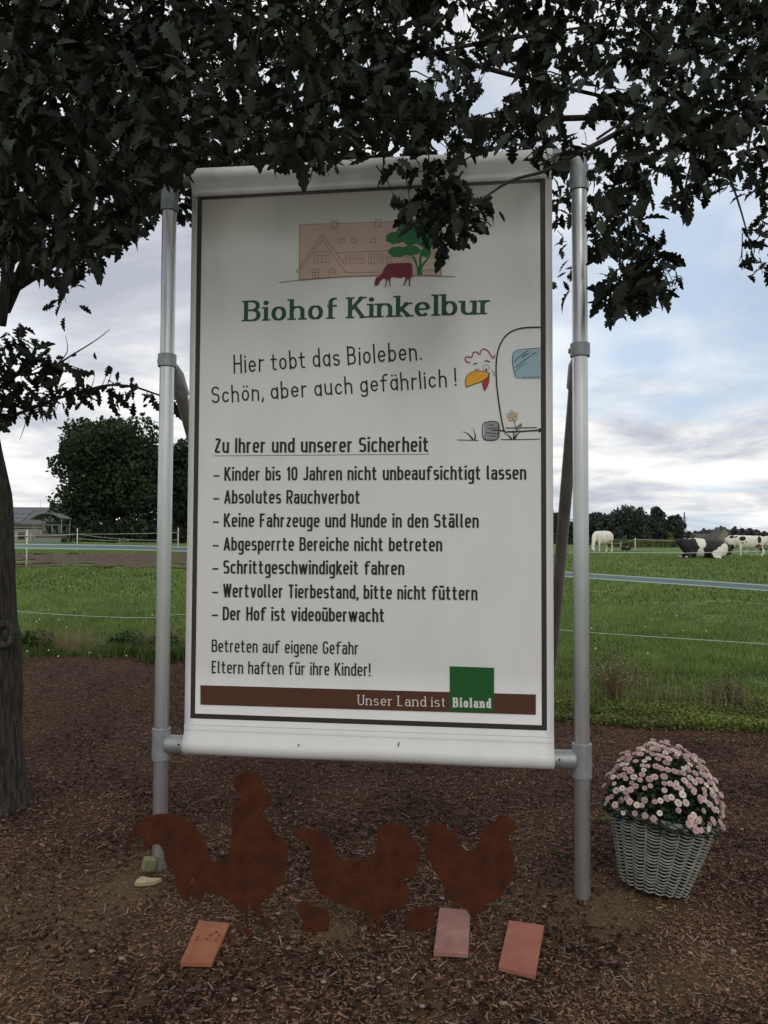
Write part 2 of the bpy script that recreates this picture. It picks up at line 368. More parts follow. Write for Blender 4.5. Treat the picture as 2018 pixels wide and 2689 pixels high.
# ------------------------------------------------------------------ mulch chips (nobody could count them)
def in_view(x, y, z, pad=60):
    px, py, d = project(np.stack([x, y, z], 1)); return (d > .3) & (px > -pad) & (px < 2018 + pad) & (py > -pad) & (py < 2689 + pad)
def rnd_in_fan(n, y0, y1, pw=1.0, wide=.68):
    u = rng.random(n); y = (y0 ** (1 - pw) + u * (y1 ** (1 - pw) - y0 ** (1 - pw))) ** (1 / (1 - pw)) if pw != 1 else y0 * (y1 / y0) ** u
    x = (rng.random(n) * 2 - 1) * wide * (y + .3); return x, y
WT = np.array([(-.5, -.5, 0), (.5, -.5, 0), (.5, .5, 0), (-.5, .5, 0), (-.42, 0, .55), (.42, .1, .55)]); WF = [(0, 1, 5, 4), (2, 3, 4, 5), (0, 4, 3), (1, 2, 5)]
def chips(name, n, Lr, Wr, y0, y1, m, soilmin=0, soilmul=.93, lift=.004, tilt=.22, pw=.6):
    x, y = rnd_in_fan(n, y0, y1, pw); k = y < bed_edge(x) - .03; x, y = x[k], y[k]
    s = soil_w(x, y); k = rng.random(len(x)) > s * soilmul; x, y = x[k], y[k]
    z = bedz(x, y) + lift + rng.random(len(x)) * .006
    n = len(x); th = rng.random(n) * 2 * np.pi
    d = np.stack([np.cos(th), np.sin(th), rng.normal(0, tilt, n)], 1); up = np.stack([rng.normal(0, .3, n), rng.normal(0, .3, n), np.ones(n)], 1)
    R = frames(d, up); Ls = rng.uniform(*Lr, n) * rng.uniform(.6, 1.3, n); Ws = rng.uniform(*Wr, n)
    S = np.stack([Ls, Ws, Ws * rng.uniform(.3, .7, n)], 1)
    me = scatter(name, WT, WF, R * S[:, None, :], np.stack([x, y, z], 1), np.clip(rng.random(n) ** 2.2 * 1.15 + .5 * np.array([mnoise.noise(Vector((a * 1.9, b_ * 1.9, 2))) for a, b_ in zip(x, y)]), 0, 1))
    return link(name, me, m)
tag(chips('mulch_chips', 160000, (.009, .027), (.004, .010), 1.9, 9.8, M['chip']), 'dark red brown shredded bark mulch covering the bed', 'mulch', kind='stuff')
tag(chips('mulch_splinters', 7000, (.022, .055), (.003, .0055), 2.0, 9.8, M['straw'], lift=.008, tilt=.25), 'thin pale wood splinters strewn over the dark mulch', 'splinters', kind='stuff')
tag(chips('soil_crumbs', 30000, (.005, .011), (.004, .008), 2.35, 5, mat('soil crumbs', (.17, .115, .066), .95, attr=True, rand=.6, spec=.1), soilmul=-1, lift=0, pw=1.4), 'fine brown soil crumbs between the mulch chips', 'soil', kind='stuff')
pb = MB()
for i in range(150):
    y = random.uniform(2.5, 5.2); x = random.uniform(-.56, .56) * y; r = random.uniform(.004, .011)
    pb.sphere((x, y, float(bedz(np.array([x]), np.array([y]))[0]) + r * .5), (r * random.uniform(.8, 1.4), r, r * .6), 6, 4)
tag(pb.build('pebbles', M['pebble'], smooth=True), 'small pale pebbles scattered over mulch and soil', 'pebbles', kind='stuff')

# ------------------------------------------------------------------ grass
GT = np.array([(0, -.5, 0), (0, .5, 0), (.22, -.35, .55), (.22, .35, .55), (.75, 0, 1)]); GF = [(0, 1, 3, 2), (2, 3, 4)]
def blades(name, x, y, H, W, m, lean=.5, tintv=None):
    n = len(x); z = terr(x, y) - .005; th = rng.random(n) * 2 * np.pi
    c, s = np.cos(th), np.sin(th); H = H * rng.uniform(.55, 1.25, n); Ln = H * rng.uniform(.1, 1, n) * lean; Wd = W * rng.uniform(.7, 1.3, n)
    R = np.zeros((n, 3, 3)); R[:, 0, 0] = c * Ln; R[:, 1, 0] = s * Ln; R[:, 0, 1] = -s * Wd; R[:, 1, 1] = c * Wd; R[:, 2, 2] = H
    t = rng.random(n) if tintv is None else np.clip(tintv + rng.normal(0, .2, n), 0, 1)
    return link(name, scatter(name, GT, GF, R, np.stack([x, y, z], 1), t), m)
def patch(x, y, s=.5, o=0): return np.array([mnoise.noise(Vector((a * s, b * s, o))) for a, b in zip(x, y)])
def soilstrip(x, y): return (y > 24) & (y < 35.5) & (x < -1)
def grassfield(name, n, y0, y1, H, W, pw, label):
    x, y = rnd_in_fan(n, y0, y1, pw, .68); k = (y > bed_edge(x) - .08 * rng.random(n)) & ~(soilstrip(x, y) & (rng.random(n) > .16 + .5 * patch(x, y, .8, 12))); x, y = x[k], y[k]
    # only where the frame sees past the board
    p = patch(x, y, .55); q = patch(x, y, 2.2, 4)
    o = blades(name, x, y, H * (1 + .9 * p + .5 * q), W * (1 + .5 * q), M['grass'], 1.5, .5 + .6 * p + .6 * q)
    tag(o, label, 'grass', kind='stuff')
grassfield('meadow_grass', 200000, 6.5, 17, .075, .008, 1.0, 'lush green meadow grass behind the mulch bed')
grassfield('far_meadow_grass', 95000, 17, 55, .085, .024, 1.0, 'green pasture grass further off around the cows')
# taller weeds and dry stalks along the edge at the left
x = np.concatenate([rng.uniform(-5.6, -2.2, 9000)] + [rng.normal(c, w, 900) for c, w in ((-4.45, .16), (-3.2, .12), (-5.1, .1), (-2.6, .1))]); y = edge_y(x) + np.concatenate([rng.gamma(1.3, .30, 9000) - .25, rng.normal(-.22, .14, 3600)])
tag(blades('edge_grass', x, y, .13 + .16 * patch(x, y, 1.2, 2), .008, M['grass'], 1.6), 'tall green grass fringe along the left bed edge', 'grass', kind='stuff')
x = rng.uniform(-5.6, -2.2, 3600); y = edge_y(x) + rng.gamma(1.2, .25, len(x)) - .1; k = patch(x, y, 1.1, 8) > -.05; x, y = x[k], y[k]
tag(blades('dry_stalks', x, y, .30, .0055, M['drygrass'], 1.3), 'dry straw coloured grass stalks along the left bed edge', 'dry grass', kind='stuff')
x = rng.uniform(1.3, 4.4, 1100); y = edge_y(x) + rng.gamma(1.5, .5, len(x)) + .3; k = patch(x, y, .9, 18) > .0; x, y = x[k], y[k]
tag(blades('dry_stalks', x, y, .30, .004, M['drygrass'], .9), 'pale dry grass stalks in the meadow edge at the right', 'dry grass', kind='stuff')
# small-leaved yellow-green ground cover at the right
LT = np.array([(0, 0, 0), (.5, -.42, .12), (.5, .42, .12), (1, 0, 0)]); LF = [(0, 1, 3), (0, 3, 2)]
def leafbits(name, x, y, z, s, m, tint=None, flatness=.5):
    n = len(x); th = rng.random(n) * 2 * np.pi; d = np.stack([np.cos(th), np.sin(th), rng.normal(0, flatness, n)], 1)
    up = np.stack([rng.normal(0, .5, n), rng.normal(0, .5, n), np.ones(n)], 1); R = frames(d, up) * (s * rng.uniform(.6, 1.3, n))[:, None, None]
    return link(name, scatter(name, LT, LF, R, np.stack([x, y, z], 1), rng.random(n) if tint is None else np.clip(tint, 0, 1)), m)
n = 26000; x = rng.uniform(.9, 4.4, n); w = rng.random(n); y = edge_y(x) - .25 + w ** 1.2 * 1.25; p = patch(x, y, 1.6, 3)
k = (p > -.25 - w * .6) | (y > edge_y(x) + .2); x, y, p = x[k], y[k], p[k]
tag(leafbits('ground_cover', x, y, terr(x, y) + .02 + rng.random(len(x)) * (.07 + .06 * np.clip(p, -.5, .8)), .026, M['cover'], .5 + p * .9 + rng.normal(0, .2, len(x))),
    'yellow green creeping plants spilling over the right bed edge', 'ground cover', kind='stuff')
n = 1500; x = rng.uniform(-.6, 1.2, n); y = edge_y(x) - .1 + rng.random(n) * .6
tag(leafbits('ground_cover', x, y, terr(x, y) + .02 + rng.random(n) * .06, .024, M['cover']), 'thin green creeping plants behind the board', 'ground cover', kind='stuff')
n = 7000; c_ = rng.choice(4, n, p=[.45, .2, .15, .2]); cx_ = np.array([-4.35, -3.1, -5.2, -2.6])[c_]; x = cx_ + rng.normal(0, .22, n); y = edge_y(x) - .1 + np.abs(rng.normal(0, .25, n)); hh = rng.random(n) ** .8 * .24 * np.exp(-((x - cx_) / .3) ** 2)
tag(leafbits('weed_leaves', x, y, terr(x, y) + .02 + hh, .045, mat('dark weed leaves', (.05, .085, .028), .8, attr=True, rand=.5), flatness=.9), 'dark leafy weeds bunched along the left bed edge', 'weeds', kind='stuff')
# white clover heads in the meadow
cb = MB()
for i in range(34):
    D = random.uniform(8, 20); px = random.choice([random.uniform(40, 480), random.uniform(1470, 2010)]); p = onT(px, D, random.uniform(.08, .16))
    cb.sphere(p, random.uniform(.006, .010) * (1 + D / 40), 6, 4)
tag(cb.build('clover_heads', M['white_plastic'], smooth=True), 'tiny white clover heads dotted over the meadow', 'clover', kind='stuff')
# ------------------------------------------------------------------ the sign: frame of galvanised tube with a vinyl banner
Rb = P(1531, 2333, 3.55); Lb = P(421, 2133, 3.80)
LB = Vector((Lb.x, 3.80, 0)); RB = Vector((Rb.x, 3.55, 0))
ux = (RB - LB); SW = ux.length; ux.normalize(); nb = Vector((-ux.y, ux.x, 0))     # nb points back, away from the camera
mid = (LB + RB) / 2
sign_yaw = math.atan2(ux.y, ux.x)
sign = empty('information_sign', (mid.x, mid.y, 0), sign_yaw)
tag(sign, 'tall farm notice board, white printed banner stretched in a galvanised tube frame under the oak', 'sign')
FRONT = -.012                                             # banner sheet, local y
def SP(px, py, off=FRONT):
    d = ray(px, py); o = mid + nb * off
    t = (o - CAM).dot(nb) / d.dot(nb); p = CAM + d * t - mid
    return (p.dot(ux), p.z)
PR = .0355
uL, uR = -SW / 2, SW / 2
vTop = SP(1210 * K, 350 * K)[1]; 
vBotL = SP(478, 1949, 0)[1]; vBotR = SP(1460 * 1.0, 2000, 0)[1]; vBot = (vBotL + vBotR) / 2
vTopL = SP(440 * K, 379 * K, 0)[1]; vTopR = SP(1190 * K, 349 * K, 0)[1]; vTop = (vTopL + vTopR) / 2
vClL = SP(366 * K, 777 * K, 0)[1]; vClR = SP(1246 * K, 759 * K, 0)[1]
bL = (SP(415 * K, 500 * K)[0] + SP(398 * K, 1560 * K)[0]) / 2; bR = (SP(1193 * K, 500 * K)[0] + SP(1198 * K, 1590 * K)[0]) / 2
print('SIGN', SW, 'vtop', vTopL, vTopR, 'vbot', vBotL, vBotR, 'clamp', vClL, vClR, 'banner', bL, bR)
def tube_part(name, pts, r, m, n=20, caps=True): return MB().tube(pts, r, n, caps).build(name, m, sign, smooth=True)
def addsmooth(o):
    o.modifiers.new('edges', 'EDGE_SPLIT').split_angle = math.radians(50)
for u in (uL, uR):
    addsmooth(tube_part('post', [(u, 0, -.25), (u, 0, .8), (u, 0, 1.8), (u, 0, vTop - .05)], PR, M['galv'], 24))
    # two-part elbow at the top corner
    s = 1 if u > 0 else -1
    el = [(u, 0, vTop - .16), (u, 0, vTop - .06)] + [(u - s * .055 * (1 - math.cos(a)), 0, vTop - .055 + .055 * math.sin(a)) for a in (.5, 1.0, 1.4)] + [(u - s * .16, 0, vTop)]
    addsmooth(tube_part('elbow_fitting', el, PR + .008, M['cast'], 20))
    # tee at the bottom corner: sleeve on the post, arm to the bar
    addsmooth(tube_part('tee_fitting', [(u, 0, vBot - .075), (u, 0, vBot + .075)], PR + .009, M['cast'], 20))
    addsmooth(tube_part('tee_fitting_arm', [(u - s * .012, 0, vBot), (u - s * .03, 0, vBot), (u - s * .135, 0, vBot)], [.02, PR + .009, PR + .007], M['cast'], 20))
    MB().tube([(u - s * .105, -PR - .012, vBot + .01), (u - s * .105, -PR - .004, vBot + .01)], .004, 8).build('set_screw', M['dark'], sign)
    vc_ = (vClL + vClR) / 2
    addsmooth(tube_part('clamp', [(u, 0, vc_ - .032), (u, 0, vc_ - .03), (u, 0, vc_ + .03), (u, 0, vc_ + .032)], [PR + .007, PR + .01, PR + .01, PR + .007], M['cast'], 20))
    MB().tube([(u - .052, .01, vc_), (u - .038, .01, vc_)], .012, 8).build('bolt', M['cast'], sign, smooth=True)
    # swivel and raking strut to the ground behind
    MB().tube([(u, .04, vc_ - .01), (u, .085, vc_ - .03)], .026, 12).build('swivel', M['cast'], sign, smooth=True)
    ly = 2.42
    addsmooth(tube_part('strut_socket', [(u, .075, vc_ - .01), (u, .11, vc_ - .05), (u, .19, vc_ - .135)], [.024, .042, .042], M['cast'], 16))
    addsmooth(tube_part('strut', [(u, .12, vc_ - .06), (u, ly, -.2)], .033, M['strut'], 16))
MB().tube([(uL + .05, 0, vTop), (uR - .05, 0, vTop)], PR, 20).build('crossbar', M['galv'], sign, smooth=True)
MB().tube([(uL + .05, 0, vBot), (uR - .05, 0, vBot)], PR, 20).build('crossbar', M['galv'], sign, smooth=True)
# banner: one sheet folded over both bars, with welded hems
SR = .0455
prof = [(-SR * math.sin(math.radians(a)), vTop + SR * math.cos(math.radians(a))) for a in np.linspace(-185, 120, 24)]
prof += [(FRONT - .007, vTop - .060), (FRONT - .003, vTop - .075), (FRONT - .003, vTop - .098), (FRONT, vTop - .099)]
for i in range(1, 9): prof.append((FRONT, vTop - .099 + (vBot + .105 - vTop + .099) * i / 9))
prof += [(FRONT, vBot + .104), (FRONT - .003, vBot + .103), (FRONT - .003, vBot + .075), (FRONT - .008, vBot + .06)]
prof += [(-SR * math.sin(math.radians(a)), vBot - SR * math.cos(math.radians(a))) for a in np.linspace(125, -185, 24)]
us = np.linspace(bL, bR, 30); V = []; Fc = []
for i, u in enumerate(us):
    for (y, z) in prof:
        V.append((u, y, z + (.002 * math.sin(u * 6 + 1) if (abs(z - vBot) < .06 or abs(z - vTop) < .06) and y < -.02 else 0)))
npf = len(prof)
for i in range(len(us) - 1):
    for j in range(npf - 1): Fc.append((i * npf + j, (i + 1) * npf + j, (i + 1) * npf + j + 1, i * npf + j + 1))
banner = MB().add(V, Fc).build('banner', M['vinyl'], sign, smooth=True)
sol = banner.modifiers.new('thickness', 'SOLIDIFY'); sol.thickness = .0012; sol.offset = 0
# hem seam shadow lines, small stains
LAY = [0, 0, 0]                                              # each print lies a hair above the one before
def lay():
    LAY[0] += 1; return FRONT - .0016 - .00003 * LAY[1] - .0000025 * (LAY[0] % 10)

# -------- flat print on the banner, everything in the sheet's own metres (u across, v up)
class Ink:
    """flat shapes collected into one mesh lying just proud of the sheet"""
    def __init__(s): s.V = []; s.F = []; LAY[2] += 1; s.k = LAY[2]
    def poly(s, pts):
        LAY[1] = s.k; y = lay(); b = len(s.V); s.V += [(u, y, v) for u, v in pts]
        for t in mgeo.tessellate_polygon([[Vector((u, v, 0)) for u, v in pts]]): s.F.append(tuple(b + i for i in t))
        return s
    def stroke(s, pts, w, closed=False, w2=None, cap=False, taper=False):
        """w: width across vertical runs; w2: across horizontal runs"""
        w2 = w if w2 is None else w2; pts = [Vector(p) for p in pts]; out = [pts[0]]
        for p in pts[1:]:
            if (p - out[-1]).length > 1e-6: out.append(p)
        pts = out; n = len(pts)
        if n < 2: return s
        if not closed and not taper:
            for i in range(1, n - 1):
                if (pts[i] - pts[i - 1]).normalized().dot((pts[i + 1] - pts[i]).normalized()) < .35:      # sharp corner: two runs
                    s.stroke(pts[:i + 1], w, False, w2, cap); s.stroke(pts[i:], w, False, w2, cap); return s
        if closed and (pts[0] - pts[-1]).length < 1e-6: pts.pop(); n -= 1
        LAY[1] = s.k; y = lay(); b = len(s.V)
        for i in range(n):
            a = pts[(i - 1) % n] if (closed or i > 0) else None; c = pts[(i + 1) % n] if (closed or i < n - 1) else None
            d1 = (pts[i] - a).normalized() if a is not None else None; d2 = (c - pts[i]).normalized() if c is not None else None
            if d1 is None: d1 = d2
            if d2 is None: d2 = d1
            t = d1 + d2
            t = t.normalized() if t.length > 1e-4 else d1
            nrm = Vector((-t.y, t.x)); cosh = max(.45, nrm.dot(Vector((-d1.y, d1.x))))
            ww = w2 + (w - w2) * abs(t.y)
            if taper: ww *= max(.08, math.sin(math.pi * (i + .3) / (n - .4)) ** .6) if taper is True else (1 - .9 * i / (n - 1))
            o = nrm * (ww / 2 / cosh); q = pts[i]
            s.V += [(q.x + o.x, y, q.y + o.y), (q.x - o.x, y, q.y - o.y)]
        for i in range(n if closed else n - 1):
            j = (i + 1) % n; s.F.append((b + 2 * i, b + 2 * j, b + 2 * j + 1, b + 2 * i + 1))
        if cap and not closed:
            for q in (pts[0], pts[-1]): s.disc(q, w / 2)
        return s
    def disc(s, c, r, ry=None, n=14):
        ry = r if ry is None else ry
        return s.poly([(c[0] + r * math.cos(2 * math.pi * k / n), c[1] + ry * math.sin(2 * math.pi * k / n)) for k in range(n)])
    def build(s, name, m):
        me = bpy.data.meshes.new(name); me.from_pydata(s.V, [], s.F); me.materials.append(m); me.update()
        o = bpy.data.objects.new(name, me); COL.objects.link(o); o.parent = banner; return o

# -------- a small stroke alphabet; cap height 1
def arc(cx, cy, rx, ry, a0, a1, n=2.0, k=14):
    o = []
    for i in range(k + 1):
        a = math.radians(a0 + (a1 - a0) * i / k); c, s_ = math.cos(a), math.sin(a)
        o.append((cx + rx * math.copysign(abs(c) ** (2 / n), c), cy + ry * math.copysign(abs(s_) ** (2 / n), s_)))
    return o
def alphabet(s, W, WC, xh, n, serif=0, hand=False, thin=None):
    """s stroke, W lower-case centreline width, WC capital width. -> {char: (strokes, dots, slabs, width)}"""
    th = thin or s; b = th / 2; X = xh - th / 2; C = 1 - th / 2; h = s / 2; G = {}
    mY = (b + X) / 2; rY = (X - b) / 2; st = s / 2
    def put(c, w, *strokes, dots=(), slabs=(), closed=()): G[c] = (list(strokes), list(dots), list(slabs), w)
    loop = arc(W / 2, mY, W / 2, rY, 0, 360, n, 26)
    S_ = serif
    fl = lambda x, y: (x, y, S_ * .5, S_ * .5)      # full slab: left, right overhang
    lf = lambda x, y: (x, y, S_ * .55, 0)           # only left
    arch = lambda x0=0: [(x0, X - rY * .75)] + arc(x0 + W / 2, X - rY * .72, W / 2, rY * .72, 180, 0, n) + [(x0 + W, 0)]
    if hand or False:
        put('a', W, loop, [(W, xh), (W, 0)])
    else:
        put('a', W * .95, arc(W * .47, X - .17, W * .47, .17, 165, 0, n) + [(W * .95, 0)],
            [(W * .95, xh * .58), (W * .5, xh * .58)] + arc(W * .42, (b + xh * .58) / 2, W * .42, (xh * .58 - b) / 2, 90, 270, n) + [(W * .6, b), (W * .95, b + .13)],
            slabs=[(W * .95, 0, 0, S_ * .5)])
    put('b', W, [(0, 0), (0, 1)], loop, slabs=[lf(0, 1)])
    put('c', W * .92, arc(W / 2, mY, W / 2, rY, 38, 322, n, 20))
    put('d', W, [(W, 0), (W, 1)], loop, slabs=[lf(W, 1), (W, 0, 0, S_ * .5)])
    put('e', W, arc(W / 2, mY, W / 2, rY, 0, 318, n, 24), [(0, mY), (W, mY)])
    fw = .26 if not serif else .34
    put('f', fw + .02, [(.08, 0), (.08, C - .2)] + arc(.08 + .2, C - .2, .2, .2, 180, 75, n, 8), [(-.06, X), (fw, X)], slabs=[fl(.08, 0)])
    put('g', W, loop, [(W, xh), (W, -.06)] + arc(W / 2, -.06, W / 2, .17, 0, -150, n, 12))
    put('h', W, [(0, 0), (0, 1)], arch(), slabs=[lf(0, 1), fl(0, 0), fl(W, 0)])
    dd = [(0, xh + .2)]
    put('i', 0, [(0, 0), (0, xh)], dots=dd, slabs=[lf(0, xh), fl(0, 0)])
    put('k', W * .98, [(0, 0), (0, 1)], [(W * .9, xh), (0, xh * .36)], [(W * .3, xh * .58), (W, 0)], slabs=[lf(0, 1), fl(0, 0), fl(W * .9, xh), fl(W, 0)])
    if serif: put('l', 0, [(0, 0), (0, 1)], slabs=[lf(0, 1), fl(0, 0)])
    elif hand: put('l', 0, [(0, 0), (0, 1)])
    else: put('l', .09, [(0, 1), (0, .16)] + arc(.12, .16, .12, .16 - b, 180, 268, n, 6))
    put('n', W, [(0, 0), (0, xh)], arch(), slabs=[lf(0, xh), fl(0, 0), fl(W, 0)])
    put('m', 2 * W, [(0, 0), (0, xh)], arch(), arch(W))
    put('o', W, loop)
    put('p', W, [(0, xh), (0, -.26)], loop)
    put('r', W * .62, [(0, 0), (0, xh)], [(0, X - rY * .8)] + arc(W * .55, X - rY * .75, W * .55, rY * .75, 180, 80, n, 10), slabs=[lf(0, xh), fl(0, 0)])
    def Sp(w, T, m_): return arc(w / 2, (m_ + T) / 2, w / 2, (T - m_) / 2, 28, 270, n, 16) + arc(w / 2, (b + m_) / 2, w / 2, (m_ - b) / 2, 90, -152, n, 16)[1:]
    put('s', W * .86, Sp(W * .86, X, mY + .01)); put('S', WC * .95, Sp(WC * .95, C, .52))
    put('t', .24, [(.07, xh + .2), (.07, .17)] + arc(.07 + .16, .17, .16, .17 - b, 180, 275, n, 8), [(-.06, X), (.25, X)])
    put('u', W, [(0, xh)] + arc(W / 2, b + rY * .72, W / 2, rY * .72, 180, 360, n) + [(W, b + rY * .8)], [(W, xh), (W, 0)], slabs=[lf(0, xh), lf(W, xh), (W, 0, 0, S_ * .5)])
    put('v', W * 1.08, [(0, xh), (W * .54, 0), (W * 1.08, xh)]); q = W * .92
    put('w', 2 * q, [(0, xh), (q / 2, 0), (q, xh), (q * 1.5, 0), (2 * q, xh)])
    put('z', W * .85, [(0, X), (W * .85, X), (0, b), (W * .88, b)])
    put('A', WC * 1.1, [(0, 0), (WC * .55, 1 - st * .4), (WC * 1.1, 0)], [(WC * .16, .27), (WC * .94, .27)])
    put('B', WC, [(0, b), (WC * .5, b)] + arc(WC * .5, (b + .53) / 2, WC * .5, (.53 - b) / 2, -90, 90, n, 12) + [(0, .53)], [(0, .53), (WC * .45, .53)] + arc(WC * .45, (C + .53) / 2, WC * .48, (C - .53) / 2, -90, 90, n, 12) + [(0, C)], [(0, 0), (0, 1)],
        slabs=[(0, 1, S_ * .5, 0), (0, 0, S_ * .5, 0)])
    put('D', WC, [(0, 0), (0, 1)], [(0, b), (WC * .35, b)] + arc(WC * .35, .5, WC * .65, .5 - b, -90, 90, n, 14) + [(0, C)])
    put('E', WC * .85, [(0, 0), (0, 1)], [(0, b), (WC * .88, b)], [(0, C), (WC * .88, C)], [(0, .53), (WC * .75, .53)])
    put('F', WC * .85, [(0, 0), (0, 1)], [(0, C), (WC * .88, C)], [(0, .52), (WC * .75, .52)])
    put('G', WC, arc(WC / 2, .5, WC / 2, .5 - b, 32, 345, n, 22) + [(WC, .5 - .02), (WC * .55, .5 - .02)])
    put('H', WC, [(0, 0), (0, 1)], [(WC, 0), (WC, 1)], [(0, .52), (WC, .52)])
    put('I', 0, [(0, 0), (0, 1)])
    put('J', WC * .75, [(WC * .72, 1), (WC * .72, .25)] + arc(WC * .36, .25, WC * .36, .25 - b, 0, -165, n, 10))
    put('K', WC * 1.05, [(0, 0), (0, 1)], [(WC * .95, 1), (0, .36)], [(WC * .33, .58), (WC * 1.05, 0)], slabs=[fl(0, 1), fl(0, 0), fl(WC * .95, 1), fl(WC * 1.05, 0)])
    put('L', WC * .8, [(0, 0), (0, 1)], [(0, b), (WC * .85, b)], slabs=[fl(0, 1), (0, 0, S_ * .5, 0)])
    put('R', WC, [(0, 0), (0, 1)], [(0, .46), (WC * .5, .46)] + arc(WC * .5, (C + .46) / 2, WC * .48, (C - .46) / 2, -90, 90, n, 12) + [(0, C)], [(WC * .48, .46), (WC, 0)])
    put('T', WC * .9, [(WC * .45, 0), (WC * .45, 1)], [(-.03, C), (WC * .93, C)])
    put('U', WC, [(0, 1), (0, .25)] + arc(WC / 2, .25, WC / 2, .25 - b, 180, 360, n) + [(WC, 1)], slabs=[fl(0, 1), fl(WC, 1)])
    put('W', WC * 1.55, [(0, 1), (WC * .38, 0), (WC * .775, 1), (WC * 1.17, 0), (WC * 1.55, 1)])
    put('Z', WC * .9, [(0, C), (WC * .88, C), (0, b), (WC * .92, b)])
    put('1', WC * .45, [(WC * .42, 0), (WC * .42, 1)], [(WC * .42, C - .02), (0, .74)])
    put('0', WC * .92, arc(WC * .46, .5, WC * .46, .5 - b, 0, 360, n, 28))
    put('-', W * .8, [(0, xh * .5), (W * .8, xh * .5)]); put('.', 0, dots=[(0, st * 1.1)]); put(',', 0, [(.03, st * 1.9), (-.02, -.12)])
    put('!', 0, [(0, 1), (0, .26)], dots=[(0, st * 1.1)])
    for c, bch, y in (('ä', 'a', xh + .2), ('ö', 'o', xh + .2), ('ü', 'u', xh + .2)):
        a_ = G[bch]; G[c] = (a_[0], a_[1] + [(W * .22, y), (W * .78, y)], a_[2], a_[3])
    return G
FD = dict(A=alphabet(.148, .285, .33, .74, 3.0), s=.148, thin=.135, gap=.125, space=.31, round=False, serif=0)
FD2 = dict(A=alphabet(.118, .285, .33, .74, 3.0), s=.118, thin=.11, gap=.13, space=.31, round=False, serif=0)
FS = dict(A=alphabet(.185, .44, .52, .66, 2.15, serif=.17, thin=.085), s=.185, thin=.085, gap=.19, space=.20, round=False, serif=.2)
FU = dict(A=alphabet(.105, .46, .52, .66, 2.1, serif=.18, thin=.065), s=.105, thin=.065, gap=.25, space=.34, round=False, serif=.18)
FB = dict(A=alphabet(.24, .34, .42, .70, 2.3, serif=.14, thin=.12), s=.24, thin=.12, gap=.29, space=.25, round=False, serif=.14)
FH = dict(A=alphabet(.10, .36, .42, .66, 2.1, hand=True), s=.10, thin=.10, gap=.2, space=.30, round=True, serif=0)
def text(string, font, p0, p1, cap, name, m, jit=0):
    """print string along the baseline p0 -> p1 (u, v), cap height cap"""
    A = font['A']; adv = []; x = 0; sw = font['s']
    for c in string:
        if c == ' ': x += font['space']; adv.append(None); continue
        adv.append(x + sw / 2); x += A[c][3] + sw + font['gap'] - sw * .35
    tot = x - font['gap'] + sw * .35
    p0 = Vector(p0); d = Vector(p1) - p0; sx = d.length / tot; d.normalize(); up = Vector((-d.y, d.x)); sy = cap; ink = Ink(); k0 = ink.k
    rj = random.Random(3)
    for c, x0 in zip(string, adv):
        if x0 is None:
            ink.build(name, m); ink = Ink(); continue
        strokes, dots, slabs, w = A[c]; ja = rj.uniform(-jit, jit); jy = rj.uniform(-jit, jit) * .5
        def tp(q):
            qx, qy = q; qx, qy = qx - qy * ja, qy + qx * ja + jy
            return p0 + d * ((x0 + qx) * sx) + up * (qy * sy)
        for st in strokes:
            cl_ = len(st) > 6 and abs(st[0][0] - st[-1][0]) < 1e-4 and abs(st[0][1] - st[-1][1]) < 1e-4
            ink.stroke([tp(q) for q in st], sw * (sx + sy * .6) / 1.6, cl_, font['thin'] * sy, cap=font['round'])
        for q in dots:
            t = tp(q); r = sw * .58
            if font['round'] or font['serif']: ink.disc(t, r * 1.05 * sx, r * 1.05 * sy)
            else: ink.poly([t + d * (a * r * sx * 1.0) + up * (b_ * r * sy * .85) for a, b_ in ((-1, -1), (1, -1), (1, 1), (-1, 1))])
        for (qx, qy, a, b_) in slabs:
            tk = font['thin'] * .9; yy = qy if qy == 0 else qy - tk
            ink.poly([tp((qx - a - sw * .5 * (a > 0) - sw * .5 * (a == 0), yy)), tp((qx + b_ + sw * .5, yy)), tp((qx + b_ + sw * .5, yy + tk)), tp((qx - a - sw * .5, yy + tk))])
    return ink.build(name, m)
def za(x, y): return SP(500 + x * .5663, 430 + y * .5663)           # from enlargements of the photograph
def zb(x, y): return SP(500 + x * .5783, 1100 + y * .5783)
def zh(x, y): return SP(800 + x * .26506, 520 + y * .26506)
def zk(x, y): return SP(1180 + x * .15663, 840 + y * .15663)
def capv(z, x, yt, yb): return abs(z(x, yt)[1] - z(x, yb)[1])

# border
tl = za(44, 153); tr = za(1637, 78); br = zb(1607, 1402); bl = zb(12, 1350)
u0, u1 = (tl[0] + bl[0]) / 2, (tr[0] + br[0]) / 2; v1, v0 = (tl[1] + tr[1]) / 2, (bl[1] + br[1]) / 2
print('BORDER', tl, tr, br, bl)
bw = .0235; bo = Ink()
for (a, c, e, g) in ((u0 - bw / 2, v0 - bw / 2, u1 + bw / 2, v0 + bw / 2), (u0 - bw / 2, v1 - bw / 2, u1 + bw / 2, v1 + bw / 2), (u0 - bw / 2, v0, u0 + bw / 2, v1), (u1 - bw / 2, v0, u1 + bw / 2, v1)):
    bo.poly([(a, c), (e, c), (e, g), (a, g)])
bo.build('border', M['border'])
